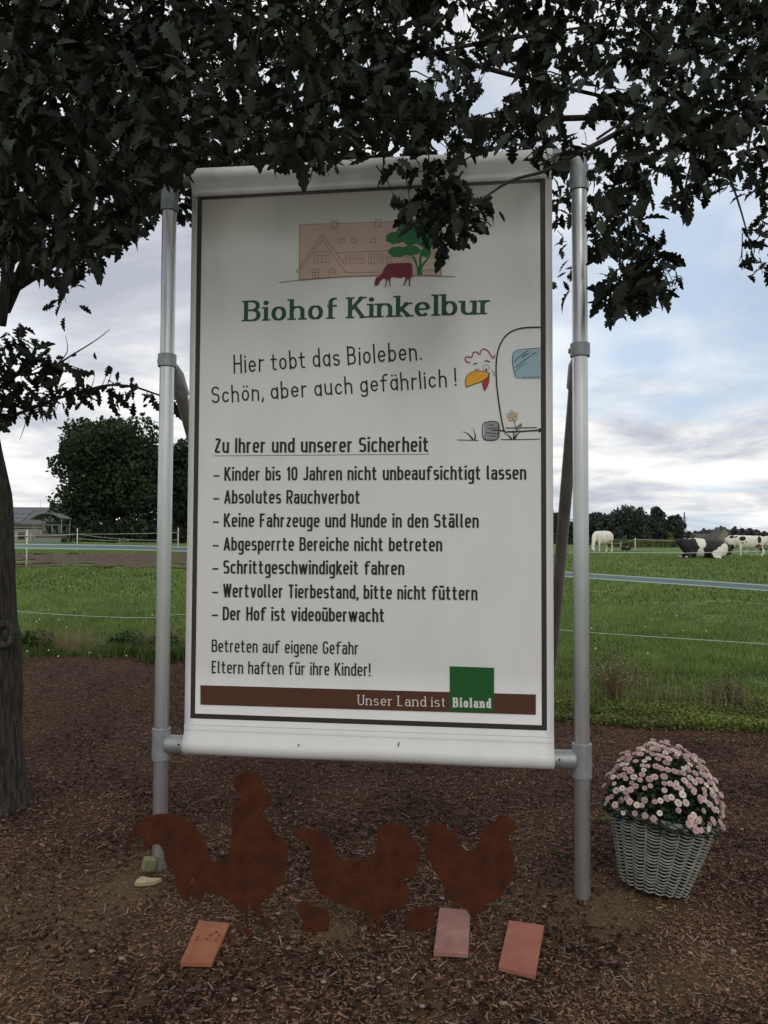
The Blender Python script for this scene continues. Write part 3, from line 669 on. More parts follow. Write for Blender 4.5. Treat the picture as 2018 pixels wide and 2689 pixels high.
# headings and rules
text('Biohof Kinkelbur', FS, za(248, 731), za(1400, 697), capv(za, 260, 635, 731), 'heading', M['green_ink'])
text('Hier tobt das Bioleben.', FH, za(202, 971), za(1074, 908), capv(za, 210, 888, 971), 'slogan_line', M['ink'], .03)
text('Schön, aber auch gefährlich !', FH, za(100, 1111), za(1236, 1030), capv(za, 110, 1034, 1111), 'slogan_line', M['ink'], .03)
p0, p1 = zb(109, 155), zb(1085, 150); text('Zu Ihrer und unserer Sicherheit', FD, p0, p1, capv(zb, 110, 88, 155), 'rule_line', M['ink'])
ul = Ink(); ul.stroke([zb(107, 168), zb(1086, 160)], .0022); ul.build('underline', M['ink'])
for s_, x1, y0, y1 in (('Kinder bis 10 Jahren nicht unbeaufsichtigt lassen', 1527, 281, 276), ('Absolutes Rauchverbot', 773, 385, 386), ('Keine Fahrzeuge und Hunde in den Ställen', 1311, 491, 495),
                       ('Abgesperrte Bereiche nicht betreten', 1145, 598, 602), ('Schrittgeschwindigkeit fahren', 973, 703, 709), ('Wertvoller Tierbestand, bitte nicht füttern', 1305, 810, 824),
                       ('Der Hof ist videoüberwacht', 884, 914, 923)):
    x0 = 155 - (y0 - 281) * .011
    text(s_, FD, zb(x0, y0), zb(x1, y1), capv(zb, 160, y0 - 62, y0), 'rule_line', M['ink'])
    dsh = Ink(); a = zb(x0 - 49, y0 - 22); c = zb(x0 - 22, y0 - 22); dsh.stroke([a, c], .0075); dsh.build('dash', M['ink'])
text('Betreten auf eigene Gefahr', FD2, zb(98, 1058), zb(765, 1070), capv(zb, 100, 1001, 1058), 'rule_line', M['ink'])
text('Eltern haften für ihre Kinder!', FD2, zb(98, 1155), zb(819, 1168), capv(zb, 100, 1098, 1155), 'rule_line', M['ink'])
Ink().poly([zb(47, 1209), zb(47, 1297), zb(1570, 1343), zb(1570, 1251)]).build('footer_band', M['brown_ink'])
Ink().poly([zb(1179, 1123), zb(1179, 1327), zb(1380, 1331), zb(1380, 1130)]).build('logo_square', M['logo_green'])
text('Unser Land ist', FU, zb(762, 1299), zb(1159, 1308), capv(zb, 770, 1253, 1299), 'footer_line', M['white_ink'])
text('Bioland', FB, zb(1194, 1309), zb(1366, 1313), capv(zb, 1200, 1265, 1309), 'logo_text', M['white_ink'])

# farmhouse emblem
hs = Ink(); hs.poly([za(508, 283), za(506, 538), za(640, 528), za(860, 519), za(1165, 521), za(1163, 262)]); hs.build('emblem_house', M['house_ink'])
Ink().poly([zh(1170, 600), zh(1170, 712), zh(1355, 708), zh(1355, 590)]).build('emblem_house_wing', M['house_ink2'])
ln = Ink(); lw = .0022
def L_(z, pts, w=lw, closed=False): ln.stroke([z(*p) for p in pts], w, closed)
L_(za, [(508, 283), (1163, 262)]); L_(za, [(508, 283), (507, 490)]); L_(za, [(1163, 262), (1163, 521)])
L_(zh, [(1168, 716), (1355, 709)])
ground = [(412, 551), (480, 543), (560, 535), (640, 529), (740, 522), (860, 519), (960, 517), (1060, 517), (1160, 521), (1229, 524)]
ln.stroke([za(*p) for p in ground], lw * 1.1)
L_(zh, [(278, 232), (327, 229), (327, 299), (278, 302)], lw, True); L_(zh, [(707, 213), (757, 210), (757, 280), (707, 283)], lw, True)
for x in (347, 467, 656): L_(zh, [(x, 408), (x + 48, 405), (x + 48, 440), (x, 443)], lw, True)
L_(za, [(493, 502), (613, 330), (717, 467)], lw * 1.1); L_(za, [(507, 502), (613, 352), (724, 507)], lw * 1.1); L_(za, [(493, 502), (507, 502)]); L_(za, [(506, 502), (506, 538)])
L_(zh, [(313, 546), (840, 523)]); L_(zh, [(415, 742), (760, 735)])
def window(z, x0, y0, x1, y1, sk=-4):
    L_(z, [(x0, y0), (x1, y0 + sk), (x1, y1 + sk), (x0, y1)], lw * .7, True); xm = (x0 + x1) / 2; yq = y0 + (y1 - y0) * .38
    L_(z, [(xm, y0 + sk / 2), (xm, y1 + sk / 2)], lw * .7); L_(z, [(x0, yq), (x1, yq + sk)], lw * .7)
for x0, x1 in ((97, 165), (180, 248)): window(zh, x0, 532, x1, 642)
for x0, x1, y in ((392, 446, 566), (456, 514, 566), (535, 594, 564), (636, 692, 560), (722, 780, 557), (812, 866, 556)): window(zh, x0, y, x1, y + 90, -3)
window(zh, 80, 705, 143, 795); L_(zh, [(245, 702), (303, 699), (303, 778)], lw * .7); L_(zh, [(245, 702), (245, 782)], lw * .7); L_(zh, [(256, 712), (294, 711), (294, 742), (256, 744)], lw * .7, True)
ln.build('emblem_outline', M['line_ink'])
tr_ = Ink()
def blob(z, cx, cy, rx, ry, seed, k=26, am=.13):
    r_ = random.Random(seed); tr_.poly([z(cx + rx * math.cos(2 * math.pi * i / k) * (1 + r_.uniform(-am, am)), cy + ry * math.sin(2 * math.pi * i / k) * (1 + r_.uniform(-am, am))) for i in range(k)])
for a in ((905, 395, 105, 62, 1), (1060, 400, 110, 70, 2), (930, 535, 95, 55, 3), (1060, 520, 95, 50, 4), (1010, 300, 95, 60, 5), (1150, 300, 120, 95, 6), (1230, 420, 120, 80, 7), (1200, 540, 60, 45, 8)): blob(zh, *a)
tr_.poly([zh(1117, 765), zh(1168, 765), zh(1166, 700), zh(1190, 660), (zh(1245, 585)), zh(1225, 580), zh(1180, 640), zh(1160, 660), zh(1165, 560), zh(1140, 560), zh(1135, 680), zh(1125, 680), zh(1105, 600), zh(1060, 545), zh(1050, 550), zh(1090, 620), zh(1115, 700)])
tr_.stroke([zh(1000, 578), zh(1050, 590), zh(1100, 640), zh(1118, 690)], .003); tr_.build('emblem_tree', M['tree_ink'])
cw = Ink(); cw.poly([zh(*p) for p in [(697, 868), (693, 850), (705, 800), (712, 785), (738, 780), (770, 745), (795, 690), (825, 655), (880, 648), (1010, 642), (1055, 645), (1071, 660), (1071, 790), (1064, 800), (1058, 760), (1050, 800), (1046, 872), (1034, 872),
             (1035, 815), (1028, 790), (1015, 815), (992, 869), (979, 869), (1000, 810), (1000, 785), (985, 775), (955, 795), (940, 790), (900, 785), (868, 780), (850, 810), (855, 878), (845, 878), (838, 820), (828, 800), (818, 830), (808, 885), (798, 884), (808, 815), (800, 800), (780, 795), (755, 820), (740, 850), (715, 870)]])
cw.build('emblem_cow', M['cow_ink'])

# hen looking round a chicken van (a plain cartoon)
def spl(pts, k=6):
    o = []; n = len(pts)
    for i in range(n - 1):
        p0_, p1_, p2_, p3_ = [Vector(pts[max(0, min(n - 1, j))]) for j in (i - 1, i, i + 1, i + 2)]
        for q in range(k):
            t = q / k; o.append(tuple(.5 * ((2 * p1_) + (p2_ - p0_) * t + (2 * p0_ - 5 * p1_ + 4 * p2_ - p3_) * t * t + (3 * p1_ - p0_ - 3 * p2_ + p3_) * t ** 3)))
    o.append(tuple(pts[-1])); return o
Ink().poly([zk(*p) for p in spl([(1080, 560), (1130, 515), (1300, 488), (1530, 480)]) + [(1530, 985), (1110, 975)] + spl([(1110, 975), (1070, 780), (1062, 620), (1080, 560)])]).build('van_window_print', M['glass_ink'])
Ink().poly([zk(*p) for p in spl([(600, 1720), (700, 1705), (800, 1712), (850, 1760), (855, 1900), (830, 1990), (700, 2010), (600, 1990), (590, 1850), (600, 1720)])]).build('wheel_print', M['grey_ink'])
bk = Ink(); bk.poly([zk(*p) for p in spl([(290, 1125), (272, 1020), (310, 930), (390, 870), (500, 855), (620, 870), (665, 900), (640, 960), (540, 1035), (420, 1075), (290, 1125)])]); bk.build('beak_print', M['beak_ink'])
Ink().poly([zk(*p) for p in spl([(555, 1035), (640, 970), (668, 915), (672, 1000), (650, 1090), (595, 1185), (575, 1120), (555, 1035)])]).build('mouth_print', M['red_ink'])
cmb = Ink(); cmb.stroke([zk(*p) for p in spl([(350, 718), (295, 700), (270, 650), (300, 618), (380, 625), (400, 560), (450, 535), (515, 575), (540, 510), (590, 488), (650, 520), (700, 590), (740, 640), (770, 590)])], .0052, taper=False, cap=True); cmb.build('comb_print', M['comb_ink'])
kk = Ink()
def kS(pts, w, closed=False, cap=True, taper=False): kk.stroke([zk(*p) for p in spl(pts)], w * .15663 * 3.55 / 2020 * 1.08, closed, cap=cap and not taper, taper=taper)
kS([(1530, 123), (1300, 130), (1130, 160), (980, 240), (880, 370), (820, 520), (793, 700), (790, 900), (805, 1150), (840, 1420), (875, 1640), (925, 1860), (1000, 1875), (1200, 1870), (1500, 1850)], 22)
kS([(950, 1812), (1150, 1810), (1470, 1806)], 14); kS([(720, 1852), (830, 1855), (930, 1862)], 20)
kk.disc(zk(1522, 1850), .0075, .0095)
kS([(1530, 470), (1300, 488), (1130, 515), (1075, 570), (1062, 680), (1080, 820), (1117, 945)], 10); kS([(1235, 963), (1530, 958)], 9)
for a, c, w in (((1100, 700), (1325, 520), 13), ((1230, 635), (1335, 568), 16), ((1115, 800), (1465, 545), 12), ((1115, 870), (1295, 712), 9)): kS([a, ((a[0] + c[0]) / 2 - 8, (a[1] + c[1]) / 2 - 10), c], w)
kS([(290, 1125), (272, 1020), (310, 930), (390, 870), (500, 855), (620, 872), (690, 900)], 10); kS([(290, 1128), (420, 1078), (540, 1035), (640, 965), (668, 905)], 9)
kS([(668, 905), (672, 1000), (650, 1090), (595, 1185), (573, 1120), (555, 1040)], 9)
kS([(410, 750), (440, 728), (468, 730)], 14); kS([(597, 697), (640, 685), (683, 705)], 15); kS([(720, 855), (755, 890), (758, 945)], 8)
kk.stroke([zk(*p) for p in arc(465, 818, 38, 42, -20, 200, 2, 14)], .0014); kk.stroke([zk(*p) for p in arc(622, 805, 56, 52, 0, 360, 2, 20)], .0016, True)
kk.disc(zk(466, 835), .0038, .0034); kk.disc(zk(622, 828), .0046, .004)
kS([(590, 1725), (700, 1702), (800, 1712), (828, 1760), (825, 1920), (800, 2000), (700, 2020), (590, 2000), (560, 1900), (562, 1790), (590, 1725)], 15)
for a, c in (((675, 1765), (750, 1762)), ((650, 1820), (820, 1810)), ((620, 1892), (815, 1912)), ((680, 1952), (780, 1950)), ((720, 1852), (830, 1850))): kS([a, c], 13)
kS([(145, 2012), (300, 2015), (490, 2022)], 11); kS([(865, 2005), (1100, 2006), (1520, 1998)], 11)
for bl_ in ([(400, 2010), (330, 1920), (230, 1868)], [(430, 2010), (440, 1930), (395, 1810)], [(1050, 2005), (1000, 1940), (920, 1900)], [(1085, 2005), (1085, 1920), (1070, 1840)], [(1095, 2005), (1140, 1930), (1195, 1880)]):
    kS(bl_, 30, taper='e')
kS([(1085, 1690), (1110, 1780), (1125, 1880), (1095, 2000)], 9)
kk.build('cartoon_outline', M['ink'])
ol = Ink(); fl_ = Ink()
for i in range(5):
    a = math.radians(90 + 72 * i + 10); c = (1063 + 62 * math.cos(a), 1615 - 62 * math.sin(a))
    fl_.disc(zk(*c), .0052, .0052); ol.stroke([zk(*p) for p in arc(c[0], c[1], 36, 36, 0, 360, 2, 14)], .0013, True)
fl_.disc(zk(1063, 1615), .0045); fl_.build('flower_print', M['flower_ink']); ol.build('flower_outline', M['ink'])
lf_ = Ink(); lf_.poly([zk(*p) for p in spl([(1130, 1860), (1135, 1790), (1215, 1735), (1210, 1800), (1130, 1860)])]); lf_.build('leaf_print', M['leaf_ink'])
# seam shadows painted as grey lines, bird droppings and a nick on the sheet
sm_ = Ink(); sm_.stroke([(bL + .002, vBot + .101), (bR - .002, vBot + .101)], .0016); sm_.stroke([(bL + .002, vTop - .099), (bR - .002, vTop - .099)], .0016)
sm_.stroke([(bL + .002, vBot + .074), (bR - .002, vBot + .074)], .0012); sm_.build('hem_seam_shadow', flat('seam shadow grey', (.36, .36, .35)))['kind'] = 'stuff'
for (x, y, l) in ((950, 1468, .02), (500, 1472, .008)):
    c = zb(x, y); st_ = MB().tube([(c[0] - .002, -SR - .0035, c[1] - l / 2), (c[0] + .003, -SR - .0035, c[1] + l / 2)], .0028, 6); st_.build('nick', M['dark'], banner)
bpy.context.view_layer.update()
# ------------------------------------------------------------------ flat rusted steel poultry
def zr(x, y): return (300 + x * .66265, 1980 + y * .66265)
def z1(x, y): return (310 + x * .28916, 2000 + y * .28916)
def z2(x, y): return (760 + x * .21687, 2120 + y * .21687)
def z3(x, y): return (1080 + x * .21687, 2120 + y * .21687)
def splc(pts, k=4):
    o = []; n = len(pts)
    for i in range(n):
        p0_, p1_, p2_, p3_ = [Vector(pts[(i + j) % n]) for j in (-1, 0, 1, 2)]
        for q in range(k):
            t = q / k; o.append(tuple(.5 * ((2 * p1_) + (p2_ - p0_) * t + (2 * p0_ - 5 * p1_ + 4 * p2_ - p3_) * t * t + (3 * p1_ - p0_ - 3 * p2_ + p3_) * t ** 3)))
    return o
def plate(name, z, outline, legs, D, yaw, label, cat, holes=()):
    """silhouette cut from 4 mm steel sheet, standing in the ground at distance D, with stake legs"""
    pts = splc([Vector(z(*p)) for p in outline], 3)
    W3 = [P(a, b, D) for a, b in pts]; cx = sum(p.x for p in W3) / len(W3); fl_ = [Vector((p.x - cx, p.z)) for p in W3]
    tri = mgeo.tessellate_polygon([[Vector((p.x, p.y, 0)) for p in fl_]]); n = len(fl_); t = .0025
    V = [(p.x, -t, p.y) for p in fl_] + [(p.x, t, p.y) for p in fl_]
    Fc = [tuple(f) for f in tri] + [tuple(n + i for i in reversed(f)) for f in tri] + [(i, (i + 1) % n, n + (i + 1) % n, n + i) for i in range(n)]
    root = empty(name, (cx, D, 0), yaw); tag(root, label, cat, 'flat rusted steel poultry in front of the board')
    MB().add(V, Fc).build('body', M['rust'], root)
    for lg in legs:
        q = [P(*z(a, b), D) for a, b, w in lg]; w = [c[2] for c in lg]; m_ = MB(); V = []; 
        for p, ww in zip(q, w):
            for yy in (-t * .9, t * .9): V += [(p.x - cx - ww, yy, p.z), (p.x - cx + ww, yy, p.z)]
        Fc = []
        for i in range(len(q) - 1):
            a = 4 * i; b_ = 4 * (i + 1); Fc += [(a, a + 1, b_ + 1, b_), (a + 2, b_ + 2, b_ + 3, a + 3), (a, b_, b_ + 2, a + 2), (a + 1, a + 3, b_ + 3, b_ + 1)]
        m_.add(V, Fc).build('leg', M['rust'], root)
    return root
DR = 3.16
rooster = [(880, 912), (830, 860), (790, 720), (700, 590), (610, 520), (520, 482), (440, 475), (350, 480), (250, 510), (160, 580), (105, 660), (75, 740), (80, 830), (95, 780), (125, 720), (165, 680), (215, 665), (250, 668),
           (225, 720), (240, 790), (270, 780), (320, 760), (375, 755), (420, 830), (425, 900), (450, 940), (500, 990), (520, 1080), (545, 1180), (600, 1260), (640, 1265), (650, 1180), (665, 1100), (690, 1050), (672, 1150), (690, 1230),
           (740, 1270), (780, 1230), (800, 1170), (880, 1210), (980, 1245), (1060, 1310), (1120, 1340), (1180, 1310), (1240, 1330), (1300, 1290), (1370, 1220), (1440, 1150), (1510, 1070), (1530, 980), (1545, 860), (1540, 760),
           (1490, 700), (1420, 640), (1390, 570), (1330, 500), (1310, 440), (1360, 420), (1405, 370), (1380, 320), (1340, 270), (1320, 240), (1370, 225), (1310, 205), (1310, 150), (1270, 105), (1200, 95), (1130, 110), (1080, 140), (1050, 190), (1060, 250), (1110, 275), (1135, 300), (1100, 350), (1060, 390), (1035, 480), (1035, 600), (1035, 720), (1010, 820), (950, 880)]
plate('rooster_silhouette', z1, rooster, [[(1150, 1300, .016), (1165, 1400, .007), (1175, 1500, .006), (1180, 1580, .006)], [(1250, 1300, .016), (1290, 1380, .007), (1350, 1480, .006), (1400, 1570, .006)]], DR, .0,
      'large rusty sheet metal rooster with sweeping tail, tallest of the poultry cutouts', 'garden cutout')
hen = [(60, 300), (130, 262), (220, 258), (310, 270), (390, 310), (460, 370), (540, 480), (590, 570), (650, 620), (760, 638), (880, 635), (970, 600), (1030, 560), (1055, 480), (1060, 380), (1060, 300), (1090, 250), (1150, 245), (1200, 210), (1290, 205), (1380, 225),
       (1440, 280), (1470, 350), (1520, 400), (1560, 460), (1600, 520), (1570, 590), (1600, 660), (1550, 720), (1530, 800), (1480, 860), (1400, 850), (1350, 900), (1430, 960), (1455, 1040), (1440, 1130), (1390, 1200), (1300, 1240), (1180, 1260), (1110, 1310), (1060, 1370), (1000, 1330), (940, 1290), (850, 1250),
       (740, 1220), (650, 1170), (500, 1120), (400, 1060), (310, 960), (280, 830), (255, 700), (255, 560), (240, 470), (170, 420), (100, 370)]
plate('hen_silhouette', z2, hen, [[(1010, 1300, .014), (1000, 1400, .006), (985, 1560, .005)], [(1080, 1300, .014), (1090, 1400, .006), (1100, 1560, .005)]], DR + .03, .0,
      'rusty sheet metal hen with broad body, middle one of the three big birds', 'garden cutout')
hen2 = [(130, 230), (200, 235), (260, 200), (330, 190), (400, 215), (440, 260), (480, 310), (520, 250), (570, 200), (560, 300), (570, 400), (620, 500), (700, 528), (780, 500), (830, 400), (870, 290), (930, 220), (1020, 170), (1050, 110), (1120, 95), (1200, 130), (1250, 190), (1290, 260),
        (1230, 300), (1180, 350), (1210, 450), (1235, 560), (1250, 700), (1235, 820), (1190, 920), (1130, 1010), (1080, 1090), (990, 1130), (920, 1170), (880, 1240), (820, 1290), (740, 1280), (690, 1230), (600, 1190), (500, 1140), (420, 1060), (390, 960), (350, 860), (280, 770), (235, 660), (180, 620), (160, 520), (210, 430), (190, 340)]
plate('hen_silhouette', z3, hen2, [[(770, 1240, .013), (780, 1400, .006), (830, 1500, .006), (860, 1560, .005)], [(850, 1240, .013), (930, 1190, .006), (1010, 1200, .005), (1030, 1300, .004)]], DR + .02, .0,
      'small rusty sheet metal hen with split raised tail, nearest the right post', 'garden cutout')
chick = [(95, 1200), (120, 1150), (180, 1135), (240, 1160), (280, 1195), (360, 1210), (430, 1235), (480, 1300), (495, 1370), (480, 1450), (450, 1500), (150, 1500), (165, 1400), (130, 1310), (100, 1260)]
plate('chick_silhouette', z2, chick, [[(300, 1480, .012), (300, 1580, .004)]], DR + .02, 0, 'small rusty metal chick between the rooster and the broad hen', 'garden cutout')
chick2 = [(300, 1270), (270, 1215), (200, 1200), (120, 1205), (50, 1230), (-20, 1270), (-70, 1340), (-75, 1420), (-40, 1480), (60, 1490), (200, 1480), (265, 1400), (270, 1310)]
plate('chick_silhouette', z3, chick2, [[(120, 1470, .012), (120, 1550, .004)]], DR + .04, 0, 'small rusty metal chick beside the middle red tile', 'garden cutout')

# ------------------------------------------------------------------ red tiles lying in front
TILES = [((430, 1988), (496, 1994), (458, 2080), (390, 2078), 'orange brown clinker tile lying askew in front of the big rooster'),
         ((950, 1960), (1017, 1966), (1012, 2060), (937, 2056), 'pinkish red tile with a chipped corner lying before the split tailed hen'),
         ((1100, 1988), (1176, 1999), (1157, 2107), (1077, 2087), 'red tile lying furthest right, below the right hen')]
for i, (a, b_, c, d, lab) in enumerate(TILES):
    th = .018; q = []
    for (x, y) in (a, b_, c, d):
        dr_ = ray(x * K, y * K); t = (CAM.z - .045) / -dr_.z; p = CAM + dr_ * t; q.append(p)
    ctr = sum(q, Vector()) / 4; bmm = bmesh.new(); loop = [p - ctr for p in q]
    if i == 1:
        l0 = loop[:]; loop = [l0[0], l0[0].lerp(l0[1], .86), l0[1].lerp(l0[2], .13), l0[2], l0[3]]
    vt = [bmm.verts.new((p.x, p.y, th / 2)) for p in loop]; vb = [bmm.verts.new((p.x, p.y, -th / 2)) for p in loop]
    bmm.faces.new(list(reversed(vt))); bmm.faces.new(vb)
    for k in range(len(loop)): bmm.faces.new((vt[k], vt[(k + 1) % len(loop)], vb[(k + 1) % len(loop)], vb[k]))
    bmesh.ops.recalc_face_normals(bmm, faces=bmm.faces); me = bpy.data.meshes.new('clinker_tile'); bmm.to_mesh(me)
    mt = [M['tile'], mat('pink clinker', (.27, .125, .105), .8, col2=(.34, .175, .145), scale=11, bump=.3, bscale=80), mat('dull red clinker', (.28, .095, .065), .8, col2=(.33, .125, .08), scale=7, bump=.25, bscale=90)][i]
    o = link('clinker_tile', me, mt, loc=(ctr.x, ctr.y, .045 - th / 2)); bv = o.modifiers.new('bevel', 'BEVEL'); bv.width = .002; bv.segments = 2
    tag(o, lab, 'tile', 'red tiles lying in the mulch')
    if i == 0:
        rj = random.Random(5)
        for k in range(9): 
            cr = MB().sphere((rj.uniform(-.04, .05), rj.uniform(-.01, .07), th / 2 + .002), (.004, .003, .003), 6, 4); cr.build('dirt_crumb', M['twig'], o)

# stone and pale wood at the left post
g = hit(250 + 135, 2330); sb = MB()
st = MB().box((0, 0, .03), (.06, .045, .06)).build('mossy_stone', mat('mossy sandstone', (.22, .19, .11), .9, col2=(.12, .16, .05), scale=20, bump=.5), bevel=.006, loc=(P(388, 2290, 3.74).x, 3.74, .04), rot=(.1, .2, .5))
tag(st, 'small beige stone with green moss against the left post', 'stone')
p = hit(388, 2338)
wv = [(-.055, -.018, 0), (-.02, -.027, 0), (.035, -.02, 0), (.06, .006, 0), (.01, .012, 0), (-.03, .03, 0), (-.05, .008, 0)]
wp = MB().add([(a, b_, .004) for a, b_, c in wv] + [(a * 1.02, b_ * 1.02, -.012) for a, b_, c in wv], [tuple(range(7))] + [(i, i + 7, (i + 1) % 7 + 7, (i + 1) % 7) for i in range(7)]).build('wood_piece', mat('pale wood', (.42, .35, .21), .85, col2=(.34, .28, .16), scale=20, bump=.3), loc=(p.x, p.y, .045), rot=(.15, 0, .15))
tag(wp, 'flat pale piece of wood lying below the left post', 'wood piece')
def sprout(px, py, h, n, m, label, name='seedling', ls=.03):
    p = hit(px, py); V = []; root = MB(); rj = random.Random(int(px))
    for k in range(n):
        a = 2 * math.pi * k / n + rj.random(); l = ls * rj.uniform(.7, 1.3); hh = h * rj.uniform(.4, 1)
        d = Vector((math.cos(a), math.sin(a), .3)); s_ = Vector((-math.sin(a), math.cos(a), 0)) * l * .3; b0 = Vector((0, 0, hh * .8))
        root.add([b0, b0 + d * l * .5 + s_, b0 + d * l * .5 - s_, b0 + d * l + Vector((0, 0, -.3 * l))], [(0, 1, 3), (0, 3, 2)])
    e = empty(name, (p.x, p.y, T1(p.x, p.y) + .02)); root.build('leaves', m, e); MB().tube([(0, 0, -.02), (.004, 0, h * .8)], .002, 5).build('stem', m, e); tag(e, label, 'weed')
sprout(1590, 2178, .06, 9, M['bushleaf'], 'yellow green seedling just left of the wicker basket', ls=.035)
sprout(1478, 2262, .03, 12, M['cover'], 'dull green weed sprouting beside the right post foot', ls=.035)
sprout(392, 2290, .05, 9, M['bushleaf'], 'bright green seedling behind the big rooster tail', ls=.03)
sprout(1085, 2012, .03, 12, M['cover'], 'low green weed under the lower bar', ls=.04)
sprout(1842, 1965, .06, 14, M['bushleaf'], 'loose yellow green weed behind the flower basket', ls=.05)
sprout(770, 2222, .02, 8, M['cover'], 'little green weed between rooster and broad hen', ls=.025)

# ------------------------------------------------------------------ wicker basket of chrysanthemums
bp_ = P(1412 * K, 1915 * K, 3.62); basket = empty('flower_basket', (bp_.x, 3.62, .035))
basket.rotation_euler = (math.radians(-2), math.radians(11), .3)
tag(basket, 'round grey woven wicker basket tilted beside the right post, holding the chrysanthemums', 'basket')
BH, R0, R1 = .315, .140, .232; NS = 20; rows = 21
def rad(h): return R0 + (R1 - R0) * (h / BH) ** .95
for r_ in range(rows):
    h = .006 + (BH - .02) * r_ / (rows - 1); pts = []; nn = NS * 6
    for k in range(nn):
        a = 2 * math.pi * k / nn; ph = a * NS / 2
        rr = rad(h) - .004 + .011 * abs(math.sin(ph)) ** .8; pts.append((rr * math.cos(a), rr * math.sin(a), h + .003 - .0075 * abs(math.sin(ph)) + .0015 * math.sin(a * 3 + r_)))
    pts.append(pts[0]); MB().tube(pts, .0043, 5, caps=False).build('wicker_strand', M['wicker'], basket, smooth=True)
for k in range(NS):
    a = 2 * math.pi * k / NS; MB().tube([(rad(h) * math.cos(a), rad(h) * math.sin(a), h) for h in (0, .1, .2, BH)], .0042, 6).build('wicker_stake', M['wicker'], basket, smooth=True)
for j in range(3):
    pts = []
    for k in range(90):
        a = 2 * math.pi * k / 90; pts.append(((R1 + .004 + .009 * math.sin(a * 9 + j * 2.09)) * math.cos(a), (R1 + .004 + .009 * math.sin(a * 9 + j * 2.09)) * math.sin(a), BH + .006 + .010 * math.cos(a * 9 + j * 2.09)))
    pts.append(pts[0]); MB().tube(pts, .0068, 6, caps=False).build('rim_strand', M['wicker'], basket, smooth=True)
MB().tube([(0, 0, .004), (0, 0, .12), (0, 0, BH - .05)], [R0 - .012, rad(.12) - .014, rad(BH - .05) - .014], 28).build('plastic_liner', M['dark'], basket, smooth=True)
mum = empty('chrysanthemum', (bp_.x, 3.62, .035)); mum.rotation_euler = basket.rotation_euler
tag(mum, 'dome of pale pink pompon chrysanthemums growing out of the wicker basket', 'flowering plant')
DC = Vector((-.012, 0, BH + .01)); DRX, DRZ = .262, .31
n = 9000; u = rng.normal(size=(n, 3)); u /= np.linalg.norm(u, axis=1, keepdims=True); u[:, 2] = np.abs(u[:, 2]) - .12; rr = rng.uniform(.5, .97, n) ** .5
pp = u * rr[:, None] * np.array([DRX, DRX, DRZ]) * .97 + np.array(DC)
o = leafbits('leaves', pp[:, 0], pp[:, 1], pp[:, 2], .026, M['mumleaf'], flatness=.9); o.parent = mum; o['kind'] = 'stuff'
MB().sphere(DC, (DRX * .62, DRX * .62, DRZ * .66), 16, 10).build('dark_core', M['dark'], mum, smooth=True)  # near-black core, shade between the leaves put into its colour
def flower_mesh(v, m):
    V = []; Fc = []; mi = []
    rj = random.Random(v)
    for ring, (np_, ro, zz, tl_) in enumerate(((11, 1.0, .05, .28), (9, .78, .22, .30), (6, .5, .36, .26))):
        for k in range(np_):
            a = 2 * math.pi * (k + .5 * ring + rj.uniform(-.2, .2)) / np_; c, s_ = math.cos(a), math.sin(a); w = .26 * ro; r0 = .2
            b = len(V); V += [(c * r0, s_ * r0, zz), (c * ro * .72 - s_ * w, s_ * ro * .72 + c * w, zz + .12), (c * ro * .72 + s_ * w, s_ * ro * .72 - c * w, zz + .12), (c * ro, s_ * ro, zz + .02 + rj.uniform(-.1, .1))]
            Fc += [(b, b + 2, b + 3, b + 1)]; mi.append(0)
    b = len(V); V += [(.22 * math.cos(k * 1.047), .22 * math.sin(k * 1.047), .44) for k in range(6)] + [(0, 0, .5)]
    for k in range(6): Fc.append((b + k, b + (k + 1) % 6, b + 6)); mi.append(1)
    me = bpy.data.meshes.new('flower'); me.from_pydata([tuple(q * .0168 for q in p) for p in V], [], Fc); me.materials.append(m); me.materials.append(M['heart'])
    me.polygons.foreach_set('material_index', mi); me.update(); return me
FM = [flower_mesh(i, M['petal'] if i % 3 else M['petal2']) for i in range(6)]
cnt = 0; placed = []; tries = 0
while cnt < 296 and tries < 20000:
    tries += 1; v = Vector((random.gauss(0, 1), random.gauss(0, 1), random.gauss(0, 1))).normalized()
    if v.z < -.02 or (v.z < .40 and random.random() < .45) : continue
    if v.y > .30 and random.random() < .85: continue
    k = random.uniform(.96, 1.06); q = Vector((v.x * DRX * k, v.y * DRX * k, v.z * DRZ * k)) + DC
    if any((q - w).length < .0205 for w in placed): continue
    placed.append(q); nv = (v + Vector((0, -.25, .35))).normalized()
    f = link('flower', random.choice(FM), None, mum, q, nv.to_track_quat('Z', 'Y').to_euler()); s = random.uniform(.75, 1.12); f.scale = (s, s, s); cnt += 1
print('flowers', cnt)

